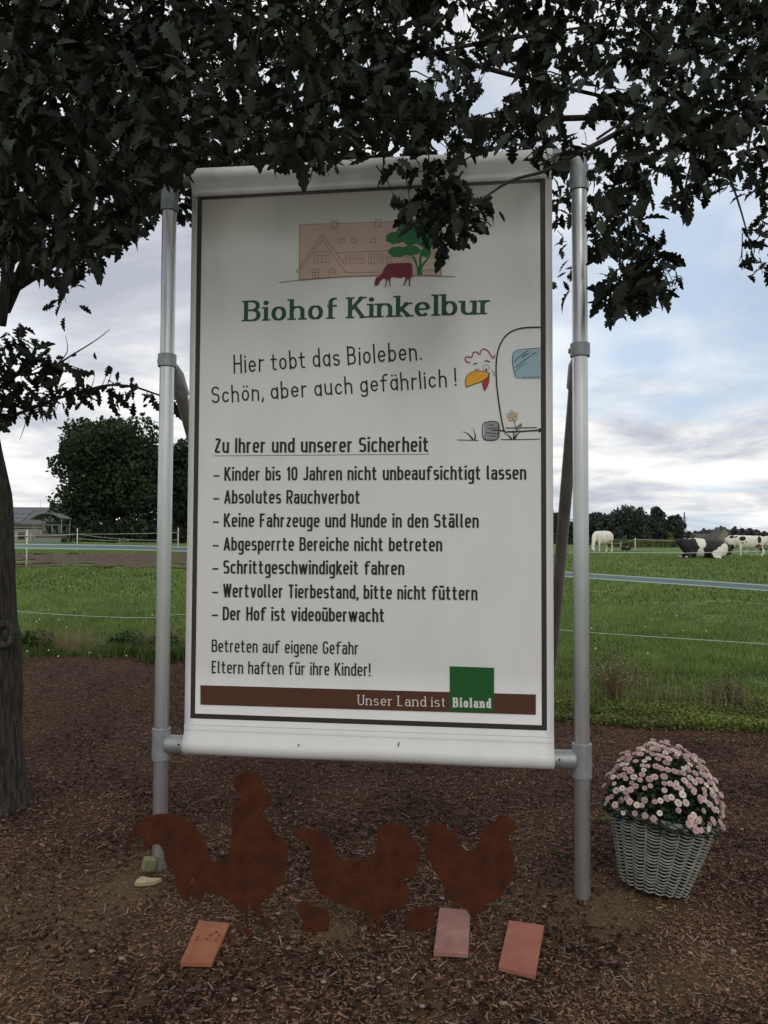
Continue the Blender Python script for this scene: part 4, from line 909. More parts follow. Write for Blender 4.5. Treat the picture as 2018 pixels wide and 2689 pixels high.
# dried daisy clump at the bed edge
def dryplant(px, py, D, w, h, label, col=(.16, .105, .06)):
    p = onT(px, D); e = empty('withered_plant', p); tag(e, label, 'plant'); sb = MB(); hd = MB(); rj = random.Random(int(px))
    for k in range(85):
        a = rj.uniform(0, 6.283); s_ = rj.random() ** .6 * w; t = Vector((math.cos(a) * s_, math.sin(a) * s_, h * rj.uniform(.55, 1) * (1 - .4 * s_ / w)))
        sb.tube([(0, 0, 0), tuple(t * .5 + Vector((0, 0, h * .12))), tuple(t)], .0022, 3, caps=False)
        for q in range(3): hd.sphere(t + Vector((rj.uniform(-.04, .04), rj.uniform(-.04, .04), rj.uniform(-.06, .03))), .006 * rj.uniform(.6, 1.4), 5, 3)
    sb.build('stems', mat('dry stems', col, .9), e)['kind'] = 'stuff'; hd.build('seed_heads', mat('seed heads', (.26, .21, .14), .9, rand=.3), e, smooth=True)['kind'] = 'stuff'
    n = 700; u = rng.normal(size=(n, 3)) * np.array([w * .5, w * .5, h * .25]) + np.array([0, 0, h * .42]); u[:, 2] = np.abs(u[:, 2])
    o = leafbits('small_leaves', u[:, 0], u[:, 1], u[:, 2], .022, mat('withered leaf', (.075, .075, .04), .9, attr=True, rand=.5)); o.parent = e; o['kind'] = 'stuff'
dryplant(1610, 1800, 7.7, .34, .60, 'withered brown bushy plant with small seed heads right of the sign')
dryplant(1905, 1800, 7.6, .22, .34, 'smaller withered clump at the far right of the bed edge')

# ------------------------------------------------------------------ near electric fence: tape above, cord below
def ribbon(name, pts, w, m, parent=None):
    V = []; Fc = []
    for i, p in enumerate(pts):
        for dz in (-w / 2, w / 2): V += [(p.x, p.y - .001, p.z + dz), (p.x, p.y + .001, p.z + dz)]
    for i in range(len(pts) - 1):
        a, b_ = 4 * i, 4 * i + 4; Fc += [(a, b_, b_ + 2, a + 2), (a + 1, a + 3, b_ + 3, b_ + 1), (a + 2, b_ + 2, b_ + 3, a + 3), (a, a + 1, b_ + 1, b_)]
    return MB().add(V, Fc).build(name, m, parent)
def catmull(pts, k=10): return [Vector(p) for p in spl([Vector(q) for q in pts], k)]
fence = empty('electric_fence', (3.0, 8.4, .05)); tag(fence, 'near pasture fence of pale teal tape above a thin white cord, passing behind the sign', 'fence')
fence_inv = Vector((3.0, 8.4, .05))
def rel(ps): return [p - fence_inv for p in ps]
tape = catmull([P(-200, 1430, 10.6), P(30, 1433.5, 10.5), P(480, 1442, 10.3), P(1000, 1468, 10.2), P(1475, 1507, 9.9), P(2018, 1544, 8.1), P(2500, 1590, 6.8)])
ribbon('tape', rel(tape), .040, M['tape'], fence)
for dz in (-.026, .026): ribbon('tape_edge', rel([p + Vector((0, 0, dz)) for p in tape]), .014, M['tape_edge'], fence)
cord = catmull([P(-200, 1590, 10.6), P(46, 1606, 10.5), P(250, 1619, 10.4), P(420, 1622, 10.35), P(490, 1613, 10.3), P(1000, 1600, 10.2), P(1458, 1653, 9.9), P(2018, 1692, 8.1), P(2500, 1730, 6.8)])
MB().tube(rel(cord), .0032, 6).build('cord', M['rope'], fence, smooth=True)
for D_, px in ((10.2, 1050), (10.6, -260), (6.9, 2440)):
    p = P(px, 1500, D_); z0 = T1(p.x, D_); MB().tube([Vector((p.x, D_ + .02, z0 - .2)) - fence_inv, Vector((p.x, D_ + .02, 1.52)) - fence_inv], .011, 8).build('fence_post', M['white_plastic'], fence, smooth=True)

def post(px, D, h, label, r=.017):
    e = onT(px, D); o = empty('fence_post', e); tag(o, label, 'fence post', 'white plastic pasture fence posts')
    MB().tube([(0, 0, -.1), (0, 0, h)], [r, r * .85], 8).build('shaft', M['white_plastic'], o, smooth=True)
    MB().box((0, -.02, h * .82), (.03, .03, .05)).build('insulator', M['dark'], o)
    return e
a = post(71, 25, 1.22, 'tall white fence post by the oak trunk, nearest of the left posts', .022); b_ = post(203, 40, 1.24, 'white fence post in front of the yellow green bush', .026)
c = post(468, 40, 1.24, 'white fence post seen between left tube post and banner', .026); d = post(315, 90, 1.0, 'short white post far off below the big round tree', .04)
r1 = post(1669, 62, 1.1, 'white fence post between the grazing white cow and the lying cows', .035); r2 = post(1631, 90, .9, 'thin far fence post right of the white grazing cow', .035); r3 = post(1833, 75, 1.1, 'fence post seen above the lying black and white cow', .04)
def wire(pts, label, r=.012, sag=.04):
    q = []
    for i in range(len(pts) - 1):
        for k in range(8):
            t = k / 8; v = Vector(pts[i]).lerp(Vector(pts[i + 1]), t); v.z -= sag * 4 * t * (1 - t); q.append(v)
    q.append(Vector(pts[-1])); o = MB().tube([p - q[0] for p in q], r, 5).build('fence_wire', M['rope'], loc=q[0]); tag(o, label, 'fence wire', 'thin wires of the far pasture fences')
U = lambda p, h: p + Vector((0, 0, h))
wire([P(-60, 1400, 24), U(a, 1.03), U(b_, .95), P(330, 1416, 44), U(c, .62)], 'thin white wire running from the nearest left post to the post by the bush', .009)
wire([P(-60, 1372 + 25, 60), P(120, 1403, 60), P(203, 1402, 60), U(c, 1.0)], 'thin far wire below the big round tree', .012)
wire([U(b_, .7), P(340, 1420, 60), U(d, .8)], 'thin wire leading off to the short far post', .012)
wire([P(1380, 1449, 31), P(1560, 1450.5, 31), P(1800, 1452.5, 31), P(2018, 1447, 31), P(2200, 1444, 31)], 'white cord crossing in front of the cows', .011, 0)
wire([P(1560, 1424, 90), U(r2, .75), U(r1, 1.0), U(r3, .95), P(2100, 1416, 80)], 'far wire behind the cows along the maize', .012)
# ------------------------------------------------------------------ the oak: trunk, limbs, lobed leaves
def inpoly(px, py, poly):
    poly = np.asarray(poly, float); x, y = px, py; c = np.zeros(len(x), bool); j = len(poly) - 1
    for i in range(len(poly)):
        xi, yi = poly[i]; xj, yj = poly[j]
        c ^= ((yi > y) != (yj > y)) & (x < (xj - xi) * (y - yi) / (yj - yi + 1e-9) + xi); j = i
    return c
# outline of the hanging foliage seen from the photographer's place, in 1660-wide picture units
RIGHT = [(1720, 590), (1690, 640), (1655, 610), (1640, 585), (1600, 604), (1580, 560), (1568, 535), (1600, 490), (1640, 470), (1655, 430), (1600, 440), (1572, 415), (1540, 420), (1520, 445), (1490, 492), (1465, 470), (1440, 480), (1428, 440), (1410, 400),
         (1405, 425), (1425, 455), (1440, 490), (1432, 520), (1470, 545), (1478, 600), (1455, 660), (1410, 672), (1360, 690), (1330, 708), (1300, 702), (1288, 665), (1272, 650), (1300, 600), (1318, 585), (1330, 560), (1310, 545), (1292, 580), (1270, 560)]
BACK = [(-500, -900), (2200, -900), (2200, 500)] + RIGHT + [(1262, 560), (1240, 600), (1235, 640), (1222, 665), (1205, 680), (1192, 640), (1190, 500), (420, 500), (405, 490), (385, 505), (375, 480), (345, 470), (330, 500), (300, 530), (285, 525), (262, 555), (240, 560),
        (228, 575), (222, 610), (212, 620), (205, 590), (175, 600), (185, 640), (198, 655), (190, 668), (165, 660), (150, 655), (140, 680), (115, 676), (90, 672), (92, 655), (115, 650), (120, 625), (85, 615), (60, 590), (40, 605), (10, 612), (0, 630), (-500, 700)]
FRONT_ = [(-500, -900), (2200, -900), (2200, 500)] + RIGHT + [(1270, 335), (1228, 335), (1222, 480), (1195, 500), (1180, 490), (1200, 440), (1185, 360), (1150, 352), (1120, 342), (1085, 355), (1060, 340), (1020, 348), (990, 345), (978, 380), (1010, 395), (1050, 400), (1062, 440), (1095, 465),
         (1092, 490), (1062, 492), (1048, 528), (1020, 520), (985, 545), (960, 560), (925, 545), (905, 505), (870, 500), (848, 478), (862, 462), (838, 455), (832, 432), (845, 425), (880, 440), (905, 415), (892, 385), (880, 400), (870, 365), (840, 368), (822, 395), (818, 428), (800, 420), (806, 392), (780, 372),
         (765, 392), (740, 390), (735, 370), (700, 378), (690, 408), (672, 395), (640, 405), (632, 380), (600, 362), (560, 352), (545, 372), (528, 350), (480, 346), (445, 362), (430, 350), (418, 362), (408, 400), (385, 408), (365, 405), (348, 412), (345, 470), (330, 500), (300, 530), (285, 525), (262, 555), (240, 560),
        (228, 575), (222, 610), (212, 620), (205, 590), (175, 600), (185, 640), (198, 655), (190, 668), (165, 660), (150, 655), (140, 680), (115, 676), (90, 672), (92, 655), (115, 650), (120, 625), (85, 615), (60, 590), (40, 605), (10, 612), (0, 630), (-500, 700)]
LOW = [(-80, 730), (5, 745), (12, 690), (20, 682), (55, 690), (70, 700), (78, 745), (105, 740), (128, 765), (150, 770), (150, 790), (190, 800), (182, 818), (225, 830), (215, 850), (170, 835), (128, 832), (120, 850), (85, 840), (62, 870), (75, 900), (55, 915), (30, 905), (22, 925), (-80, 950)]
BAND = [(60, 855), (130, 805), (230, 803), (300, 808), (300, 845), (395, 862), (398, 905), (330, 885), (250, 890), (130, 905), (60, 935)]
KNOT_GAPS = [(1300, 290, 28, 40), (1340, 165, 22, 24), (1085, 175, 42, 32), (1060, 215, 26, 22), (1155, 110, 0, 0), (1120, 95, 20, 12), (1262, 210, 34, 14), (1245, 235, 26, 18), (1272, 185, 14, 10), (1238, 260, 16, 18), (1035, 235, 20, 16), (1000, 50, 18, 22), (880, 60, 16, 20), (905, 150, 20, 22), (860, 330, 16, 14), (650, 330, 14, 8), (728, 270, 10, 12), (955, 190, 10, 12),
             (690, 380, 0, 0), (950, 320, 14, 14), (1405, 465, 14, 22), (1370, 240, 10, 12), (1430, 400, 22, 20), (1510, 430, 0, 0), (1495, 200, 10, 14), (1400, 350, 18, 12), (1260, 345, 0, 0), (130, 240, 14, 10), (70, 95, 12, 8), (155, 345, 12, 14), (365, 520, 18, 20), (370, 310, 8, 14), (720, 230, 14, 12), (890, 355, 18, 14), (795, 135, 8, 10), (1165, 230, 12, 9), (1390, 300, 10, 8), (1550, 415, 12, 16), (1190, 20, 16, 8), (1000, 130, 12, 14)]
def keep_leaf(p):
    px, py, d = project(p); x, y = px / K, py / K
    inframe = (d > 0.1) & (x > -30) & (x < 1690) & (y > -60) & (y < 2300)
    near = p[:, 1] < 3.74
    # in front of or behind the plane of the sign
    sx = (p[:, :2] - np.array([mid.x, mid.y])) @ np.array([nb.x, nb.y]); near = sx < -.05; clear = np.abs(sx) > .06
    ok = np.where(near, inpoly(x, y, FRONT_), inpoly(x, y, BACK)) | ((inpoly(x, y, LOW) | inpoly(x, y, BAND)) & ~near)
    for gx_, gy_, a, b_ in KNOT_GAPS:
        if a: ok &= ((x - gx_) / a) ** 2 + ((y - gy_) / b_) ** 2 > 1
    return np.where(inframe, ok, p[:, 2] > 2.35) & clear
# leaf template: midrib and lobed margins
HALF = [(0.0, .018), (.10, .045), (.17, .13), (.23, .15), (.28, .08), (.35, .22), (.43, .255), (.48, .13), (.55, .25), (.64, .30), (.69, .16), (.76, .22), (.83, .215), (.88, .12), (.95, .10), (1.0, .0)]
def leaf_template(droop, fold, tw, simple=False):
    H = HALF if not simple else [(0, .02), (.3, .2), (.42, .12), (.62, .28), (.8, .18), (1, 0)]
    V = []; Fc = []
    for t, w in H:
        z = -droop * t * t; a = tw * t
        V.append((t, 0, z)); V.append((t * (1 - .02), w * math.cos(a), z + w * (fold + math.sin(a)))); V.append((t * .98, -w * math.cos(a) * .93, z + w * (fold - math.sin(a))))
    for i in range(len(H) - 1):
        a, b_ = 3 * i, 3 * i + 3; Fc.append((a, b_, b_ + 1, a + 1)); Fc.append((a, a + 2, b_ + 2, b_))
    return V, Fc
TPL = [leaf_template(.25, .25, .1), leaf_template(.45, .5, -.3), leaf_template(.1, .1, .35), leaf_template(.7, .35, .5)]
TPS = leaf_template(.3, .25, .1, True)
oak = empty('oak_tree', (-2.35, 4.6, 0)); tag(oak, 'young oak at the left edge, dark lobed leaves hanging across the top of the picture', 'tree')
OO = Vector((-2.35, 4.6, 0)); OOn = np.array(OO)
def rosettes(C, nl, spread, size, dirs=None):
    """clusters of leaves round twig tips C -> leaf base positions, directions, ups, sizes"""
    n = len(C); base = np.repeat(C, nl, 0); N_ = len(base)
    off = rng.normal(size=(N_, 3)) * spread * np.array([1, 1, .8]); b = base + off
    d = off / (np.linalg.norm(off, axis=1, keepdims=True) + 1e-6) + rng.normal(size=(N_, 3)) * .45; d[:, 2] -= .45
    up = rng.normal(size=(N_, 3)) * .55; up[:, 2] += .8
    return b, d, up, size * rng.uniform(.65, 1.3, N_)
def sample_region(poly, n, D0, D1, bias=1.0, ymin=-200):
    out = []; poly = np.array(poly, float); x0, y0 = poly.min(0); x1, y1 = poly.max(0); x0 = max(x0, -120); x1 = min(x1, 1780); y0 = max(y0, ymin)
    while len(out) < n:
        x = rng.uniform(x0, x1, n * 3); y = rng.uniform(y0, y1, n * 3); k = inpoly(x, y, poly); x, y = x[k], y[k]
        for a, b_ in zip(x, y):
            D = D0 + (D1 - D0) * rng.random() ** bias; out.append(P(a * K, b_ * K, D))
            if len(out) >= n: break
    return np.array([tuple(p) for p in out])
# dense curtain; denser at the left
C1 = sample_region(FRONT_, 230, 2.85, 3.5, .7, 60); C2 = sample_region(BACK, 720, 3.85, 6.0, 1.3)
lefty = [(-120, -200), (1000, -200), (900, 300), (420, 330), (330, 470), (120, 600), (-120, 600)]
C3 = sample_region(lefty, 300, 3.9, 5.5)
C4 = sample_region([(1250, -100), (1750, -100), (1750, 400), (1500, 330), (1440, 380), (1330, 520), (1290, 330)], 90, 3.9, 5.2)
C5 = np.concatenate([sample_region([p for p in LOW], 26, 4.2, 4.75), sample_region([(-80, 690), (10, 700), (25, 760), (25, 930), (-80, 950)], 22, 4.1, 4.4)])
C6 = sample_region([(840, 440), (900, 410), (1000, 395), (1080, 465), (1040, 500), (950, 545), (880, 480)], 21, 2.9, 3.15)
C7 = sample_region([(1295, 690), (1300, 610), (1340, 560), (1440, 530), (1470, 600), (1400, 660)], 30, 3.2, 3.8)
C8 = sample_region([(640, 300), (700, 300), (690, 395), (650, 395)], 5, 2.8, 3.1)
AT0 = np.array([(0, 907), (60, 886), (120, 862), (180, 845), (235, 832), (290, 836), (340, 852), (388, 866), (440, 892)], float)
C9 = sample_region([(325, 310), (425, 310), (410, 385), (345, 395)], 16, 3.1, 3.55)
C10 = sample_region([(-100, 60), (420, 60), (420, 330), (200, 520), (-100, 560)], 130, 3.9, 5.2)
Cv = np.concatenate([C1, C2, C3, C4, C6, C7, C8, C9, C10])
b1, d1, u1, s1 = rosettes(Cv, 10, .066, .090); b2, d2, u2, s2 = rosettes(C5, 7, .05, .10)
C11 = np.array([tuple(P(x * K, (np.interp(x, AT0[:, 0], AT0[:, 1]) + rng.uniform(-8, 12)) * K, 4.5)) for x in np.linspace(70, 420, 26)]); b4, d4, u4, s4 = rosettes(C11, 4, .03, .062)
b2 = np.concatenate([b2, b4]); d2 = np.concatenate([d2, d4]); u2 = np.concatenate([u2, u4]); s2 = np.concatenate([s2, s4])
b1 = np.concatenate([b1, b2]); d1 = np.concatenate([d1, d2]); u1 = np.concatenate([u1, u2]); s1 = np.concatenate([s1, s2])
dn = d1 / np.linalg.norm(d1, axis=1, keepdims=True)
k = keep_leaf(b1) & keep_leaf(b1 + dn * s1[:, None] * .8); b1, d1, u1, s1, dn = b1[k], d1[k], u1[k], s1[k], dn[k]
# sprays placed one by one along the lower arched twig (behind the left post)
def leaf_at(px, py, D, ang, L, tilt=.3):
    p = P(px * K, py * K, D); ang += random.uniform(-32, 32); L *= .85; d = Vector((math.cos(math.radians(ang)), random.uniform(-.25, .25), math.sin(math.radians(ang)))); return (tuple(p), tuple(d), (random.uniform(-.3, .3), -1, random.uniform(-.1, .5)), L)
HAND = []
arch_tw = [(0, 907), (60, 886), (120, 862), (180, 845), (235, 832), (290, 836), (340, 852), (388, 866), (440, 892)]
for x, y, a, L in ((62, 880, 200, .07), (70, 893, -110, .10), (95, 870, 110, .05), (118, 882, -80, .07), (128, 862, 60, .06), (150, 858, -70, .08), (160, 850, 70, .05), (182, 862, -60, .09), (178, 868, -120, .08), (200, 850, 60, .05), (215, 845, -85, .11), (236, 852, -100, .13), (250, 855, -70, .12), (228, 815, 55, .10), (240, 810, 90, .08), (205, 812, 120, .07),
                   (283, 830, 75, .06), (290, 868, -95, .10), (325, 862, -75, .11), (352, 862, -60, .12), (372, 868, -50, .13), (352, 838, 20, .12), (388, 880, -70, .10), (410, 885, -60, .13), (420, 890, -45, .12), (205, 760, -80, .05), (150, 770, 40, .05), (40, 735, 120, .16), (85, 770, -20, .18), (70, 760, 10, .15), (110, 830, -75, .12), (135, 835, -60, .13), (60, 845, -95, .12), (165, 840, -55, .12), (180, 838, -40, .12), (140, 685, -120, .1), (120, 660, -150, .11), (170, 660, -30, .09)):
    HAND.append(leaf_at(x, y, 4.45 + random.uniform(-.1, .1), a, L))
hb = np.array([h[0] for h in HAND]); hd = np.array([h[1] for h in HAND]); hu = np.array([h[2] for h in HAND]); hs_ = np.array([h[3] for h in HAND])
# the single leaves that show largest: hand-placed ones and those hanging lowest / nearest
px, py, dd = project(b1 + dn * s1[:, None] * .5); X_, Y_ = px / K, py / K
score = s1 / dd + np.clip((Y_ - 300) / 400, 0, 1) * .02 + ((X_ > 830) & (X_ < 1100) & (Y_ > 380)) * .02 + ((X_ > 1270) & (Y_ > 400)) * .008 - (Y_ < -5) * 1 - ((X_ < -5) | (X_ > 1665)) * 1
order = np.argsort(-score); nsing = 300 - len(hb); si = order[:nsing]; rest = order[nsing:]
LM = []
for V_, F_ in TPL:
    me = bpy.data.meshes.new('leaf'); me.from_pydata(V_, [], F_); me.materials.append(M['leaf_one']); me.polygons.foreach_set('use_smooth', [False] * len(F_)); me.update(); LM.append(me)
sb_ = np.concatenate([hb, b1[si]]); sd_ = np.concatenate([hd, d1[si]]); su_ = np.concatenate([hu, u1[si]]); ss_ = np.concatenate([hs_, s1[si]])
RF = frames(sd_, su_)
for i in range(len(sb_)):
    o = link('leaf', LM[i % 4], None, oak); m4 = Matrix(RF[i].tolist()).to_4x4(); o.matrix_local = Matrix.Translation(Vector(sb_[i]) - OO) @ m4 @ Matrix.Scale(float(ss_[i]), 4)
br_, dr2, ur_, sr_ = b1[rest], d1[rest], u1[rest], s1[rest]; RR = frames(dr2, ur_) * sr_[:, None, None]
VV = []; part = []
for q in range(4):
    idx = np.arange(q, len(br_), 4); me = scatter('foliage', TPL[q][0], TPL[q][1], RR[idx], br_[idx] - OOn, rng.random(len(idx)))
    part.append(me)
def join_meshes(name, ms, m):
    V = []; FFv = []; CC = []; TT = []; off = 0
    for me in ms:
        n = len(me.vertices); a = np.empty(n * 3, np.float32); me.vertices.foreach_get('co', a); V.append(a.reshape(-1, 3))
        l = np.empty(len(me.loops), np.int32); me.loops.foreach_get('vertex_index', l); FFv.append(l + off)
        c = np.empty(len(me.polygons), np.int32); me.polygons.foreach_get('loop_total', c); CC.append(c)
        t = np.empty(n, np.float32); me.attributes['tint'].data.foreach_get('value', t); TT.append(t); off += n; bpy.data.meshes.remove(me)
    return npmesh(name, np.concatenate(V), np.concatenate(FFv), np.concatenate(CC), False, np.concatenate(TT))
# crown above and behind the picture's edge, as deep as a real crown
nC = 950; cc = rng.normal(size=(nC, 3)); cc /= np.linalg.norm(cc, axis=1, keepdims=True); cc *= (rng.random(nC) ** .4)[:, None]
cc = cc * np.array([4.4, 3.4, 1.8]) + np.array([-1.1, 4.9, 5.2]); cc = cc[(cc[:, 2] > 3.0) & (cc[:, 1] > 3.8)]
b3, d3, u3, s3 = rosettes(cc, 8, .13, .135); dn3 = d3 / np.linalg.norm(d3, axis=1, keepdims=True); px, py, dd = project(b3)
vis = (dd > .1) & (px > -80) & (px < 2100) & (py > -90) & (dd < 2.3); k = keep_leaf(b3) & keep_leaf(b3 + dn3 * s3[:, None]) & ~vis; b3, d3, u3, s3 = b3[k], d3[k], u3[k], s3[k]
part.append(scatter('foliage', TPS[0], TPS[1], frames(d3, u3) * s3[:, None, None], b3 - OOn, rng.random(len(b3))))
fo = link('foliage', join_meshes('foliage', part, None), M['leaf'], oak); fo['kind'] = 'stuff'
print('leaves', len(rest), len(b3))
# trunk
def trunk(prof, n=40, seed=2, amp=.012):
    V = []; Fc = []
    for i, (z, x, y, r) in enumerate(prof):
        for k in range(n):
            a = 2 * math.pi * k / n; rr = r * (1 + .05 * math.sin(a * 3 + z * 1.3 + seed)) + amp * mnoise.noise(Vector((math.cos(a) * 5, math.sin(a) * 5, z * 2.0 + seed))) + amp * .9 * mnoise.noise(Vector((math.cos(a) * 16, math.sin(a) * 16, z * 3.5)))
            V.append((x + rr * math.cos(a), y + rr * math.sin(a), z))
    for i in range(len(prof) - 1):
        for k in range(n): Fc.append((i * n + k, i * n + (k + 1) % n, (i + 1) * n + (k + 1) % n, (i + 1) * n + k))
    return MB().add(V, Fc)
rz = [(-.15, .33), (0, .275), (.05, .25), (.15, .225), (.4, .205), (.7, .195), (.95, .188), (1.05, .18), (1.15, .155), (1.5, .135), (1.8, .112), (2.1, .09), (2.4, .075), (2.8, .07), (3.6, .06), (4.6, .055), (5.6, .03)]
zz = np.arange(-.15, 5.6, .04); prof = [(z, .0 - min(max(0, z - 1.9), 1.6) * .16, max(0, z - 2.2) * -.15, float(np.interp(z, [a for a, b_ in rz], [b_ for a, b_ in rz]))) for z in zz]
trunk(prof).build('trunk', M['bark'], oak, smooth=True)
kp = P(8 * K, 1372 * K, 4.42) - OO
ring = []
for k in range(21):
    a = 2 * math.pi * k / 20; ring.append((kp.x + .042 * math.cos(a), kp.y + .012 + .012 * abs(math.cos(a)), kp.z + .062 * math.sin(a)))
knot = MB().tube(ring, .022, 8, caps=False); knot.build('branch_scar', M['bark'], oak, smooth=True); MB().sphere((kp.x, kp.y + .03, kp.z), (.03, .02, .05), 10, 8).build('branch_scar_hollow', M['dark'], oak, smooth=True)
def limb(pts, r0, r1, name='branch', m='bark'):
    q = catmull([Vector(p) for p in pts], 6); n = len(q); rs = [r0 + (r1 - r0) * i / (n - 1) for i in range(n)]
    return MB().tube([p - OO for p in q], rs, 8).build(name, M[m], oak, smooth=True)
def PX(x, y, D): return P(x * K, y * K, D)
limb([(-2.3, 4.55, 2.9), PX(60, 480, 4.6), PX(300, 330, 4.8), PX(600, 220, 4.7), PX(900, 120, 4.6), PX(1250, 60, 4.8)], .035, .008)
limb([(-2.3, 4.6, 3.0), PX(300, 100, 4.9), PX(700, 60, 4.8), PX(1100, 160, 4.7), PX(1400, 230, 4.5)], .035, .008)
limb([PX(1400, 250, 3.2), PX(1300, 305, 3.15), PX(1240, 335, 3.1), PX(1180, 368, 3.08), PX(1110, 388, 3.05), PX(1062, 416, 3.02), PX(1020, 450, 3.0)], .012, .003, 'twig', 'twig')
limb([(-2.3, 4.6, 3.1), (-.8, 4.6, 4.0), (1.0, 4.6, 4.2), (2.4, 4.3, 4.0), PX(1600, 330, 4.1)], .03, .008)
limb([(-2.25, 4.4, 3.3), (-1.2, 2.8, 4.2), (.5, 1.4, 4.5), (1.8, .8, 4.6)], .05, .015); limb([(-2.3, 4.6, 3.3), (-2.8, 2.5, 4.2), (-3.2, .5, 4.6)], .05, .015)
limb([PX(x, y, 4.5) for x, y in arch_tw], .011, .0035, 'twig', 'twig')
limb([PX(0, 800, 4.5), PX(60, 810, 4.5), PX(120, 788, 4.45), PX(160, 764, 4.4), PX(205, 736, 4.4), PX(238, 711, 4.4)], .009, .0016, 'twig', 'twig')
limb([PX(120, 790, 4.5), PX(145, 760, 4.5), PX(142, 725, 4.5)], .004, .0014, 'twig', 'twig'); limb([PX(62, 890, 4.5), PX(50, 930, 4.5), PX(42, 950, 4.5)], .003, .001, 'twig', 'twig')
limb([PX(150, 790, 4.45), PX(180, 800, 4.45), PX(190, 820, 4.4)], .003, .001, 'twig', 'twig')
for pts in ([(1400, 380), (1385, 480), (1375, 580), (1340, 660)], [(1380, 560), (1430, 590), (1450, 620)], [(1560, 330), (1600, 450), (1630, 560)], [(1290, 300), (1400, 215), (1330, 190)], [(1000, 370), (960, 420), (900, 440), (850, 448)], [(1500, 330), (1480, 420), (1500, 470)], [(700, 300), (680, 350), (670, 390)], [(1000, 300), (1040, 250), (1160, 230)]):
    D_ = random.uniform(3.1, 3.5); limb([PX(x, y, D_) for x, y in pts], .006, .0018, 'twig', 'twig')
# short stalks inside the curtain, many and thin
tw = MB()
AT = np.array(arch_tw, float)
for h in HAND:
    q = Vector(h[0]); px_, py_, dd_ = project(np.array([h[0]])); x_, y_ = px_[0] / K, py_[0] / K
    yy = np.interp(x_, AT[:, 0], AT[:, 1])
    if abs(y_ - yy) > 4 and abs(y_ - yy) < 45: tw.tube([q - OO, PX(x_ - 8, yy, 4.5) - OO], [.0016, .003], 4, caps=False)
for i in range(0, len(Cv), 5):
    c = Vector(Cv[i]) - OO; e_ = c + Vector((random.uniform(-.2, .2), random.uniform(-.2, .2), random.uniform(.02, .2)))
    q = np.array([list(c + OO), list(e_ + OO)])
    if keep_leaf(q).all(): tw.tube([c, c.lerp(e_, .5) + Vector((0, 0, .02)), e_], [.002, .003, .004], 4, caps=False)
t_ = tw.build('fine_twigs', M['twig'], oak); t_['kind'] = 'stuff'
# ------------------------------------------------------------------ trees further off
QT = np.array([(-.5, -.3, 0), (.1, -.5, .1), (.5, .05, 0), (0, .5, .12), (-.45, .3, .02)]); QF = [(0, 1, 2), (0, 2, 3), (0, 3, 4)]
def far_tree(px, D, wpx, hpx, n, label, m='farleaf', leafs=None, shape='round', cat='tree', name='broadleaf_tree', group=None, lean=.0, skirt=.0, seed=0):
    """wpx, hpx: crown width and whole height in photograph pixels at distance D"""
    base = onT(px, D); s = D / F; W = wpx * s; H = hpx * s; rj = np.random.default_rng(seed + int(px)); leafs = leafs or W * .035
    e = empty(name, base); tag(e, label, cat, group)
    nl = 46 if n > 9000 else 26 if n > 3000 else 14; B = []
    for i in range(nl):
        t = rj.random(); a = rj.uniform(0, 6.283)
        if shape == 'round': h = .18 + .72 * t; r = .5 * math.sqrt(max(.05, 1 - ((h - .52) / .52) ** 2)) * .72
        elif shape == 'cone': h = .15 + .75 * t; r = .42 * (1.02 - h) ** .75
        else: h = .3 + .55 * t; r = .36
        B.append((a, h, r))
    C = np.array([(math.cos(a) * r * W * rj.uniform(.5, 1), math.sin(a) * r * W * rj.uniform(.5, 1), h * H) for a, h, r in B]); R_ = rj.uniform(.09 if n > 9000 else .14, .23, nl) * min(W, H)
    C = np.concatenate([C, [(0, 0, H * .86), (0, 0, H * .6), (0, 0, H * .4)]]); R_ = np.concatenate([R_, [H * .14 if shape != 'cone' else H * .07, W * .3, W * .3]])
    if skirt: 
        for a in np.linspace(0, 6.28, 9): C = np.concatenate([C, [(math.cos(a) * W * .38, math.sin(a) * W * .38, H * skirt)]]); R_ = np.concatenate([R_, [W * .13]])
    k = rj.choice(len(C), n, p=R_ ** 2 / (R_ ** 2).sum()); u = rj.normal(size=(n, 3)); u /= np.linalg.norm(u, axis=1, keepdims=True)
    rad_ = R_[k] * (rj.random(n) ** .25) * (1 + .12 * np.sin(u[:, 0] * 9) * np.cos(u[:, 2] * 7)); p = C[k] + u * rad_[:, None] * np.array([1, 1, .85]); p = p[p[:, 2] > H * (.04 if skirt else .12)]; n = len(p)
    RR_ = frames(rj.normal(size=(n, 3)), rj.normal(size=(n, 3))) * (leafs * rj.uniform(.5, 1.5, n))[:, None, None]
    tn = np.clip(.35 + .4 * np.array([mnoise.noise(Vector(q) * (3.0 / W)) for q in p]) + rj.normal(0, .2, n), 0, 1)
    link('crown', scatter('crown', QT, QF, RR_, p, tn), M[m], e)
    MB().tube([(0, 0, -.2), (0, 0, H * .3), (lean, 0, H * .8)], [W * .04, W * .03, W * .01], 8).build('trunk', M['farbark'], e, smooth=True)
    if n > 3000:
        for a in (0.4, 1.9, 3.3, 4.8): MB().tube([(0, 0, H * .2), (math.cos(a) * W * .2, math.sin(a) * W * .2, H * .45), (math.cos(a) * W * .33, math.sin(a) * W * .33, H * .6)], [W * .02, W * .012, W * .006], 6).build('branch', M['farbark'], e, smooth=True)
    return e
far_tree(292, 70, 345, 335, 36000, 'big round dark green tree standing alone behind the left fence', skirt=.1, leafs=.25, name='lime_tree')
far_tree(480, 82, 230, 280, 14000, 'second dark tree half hidden behind left post and sign', skirt=.1, leafs=.34, name='lime_tree', seed=5)
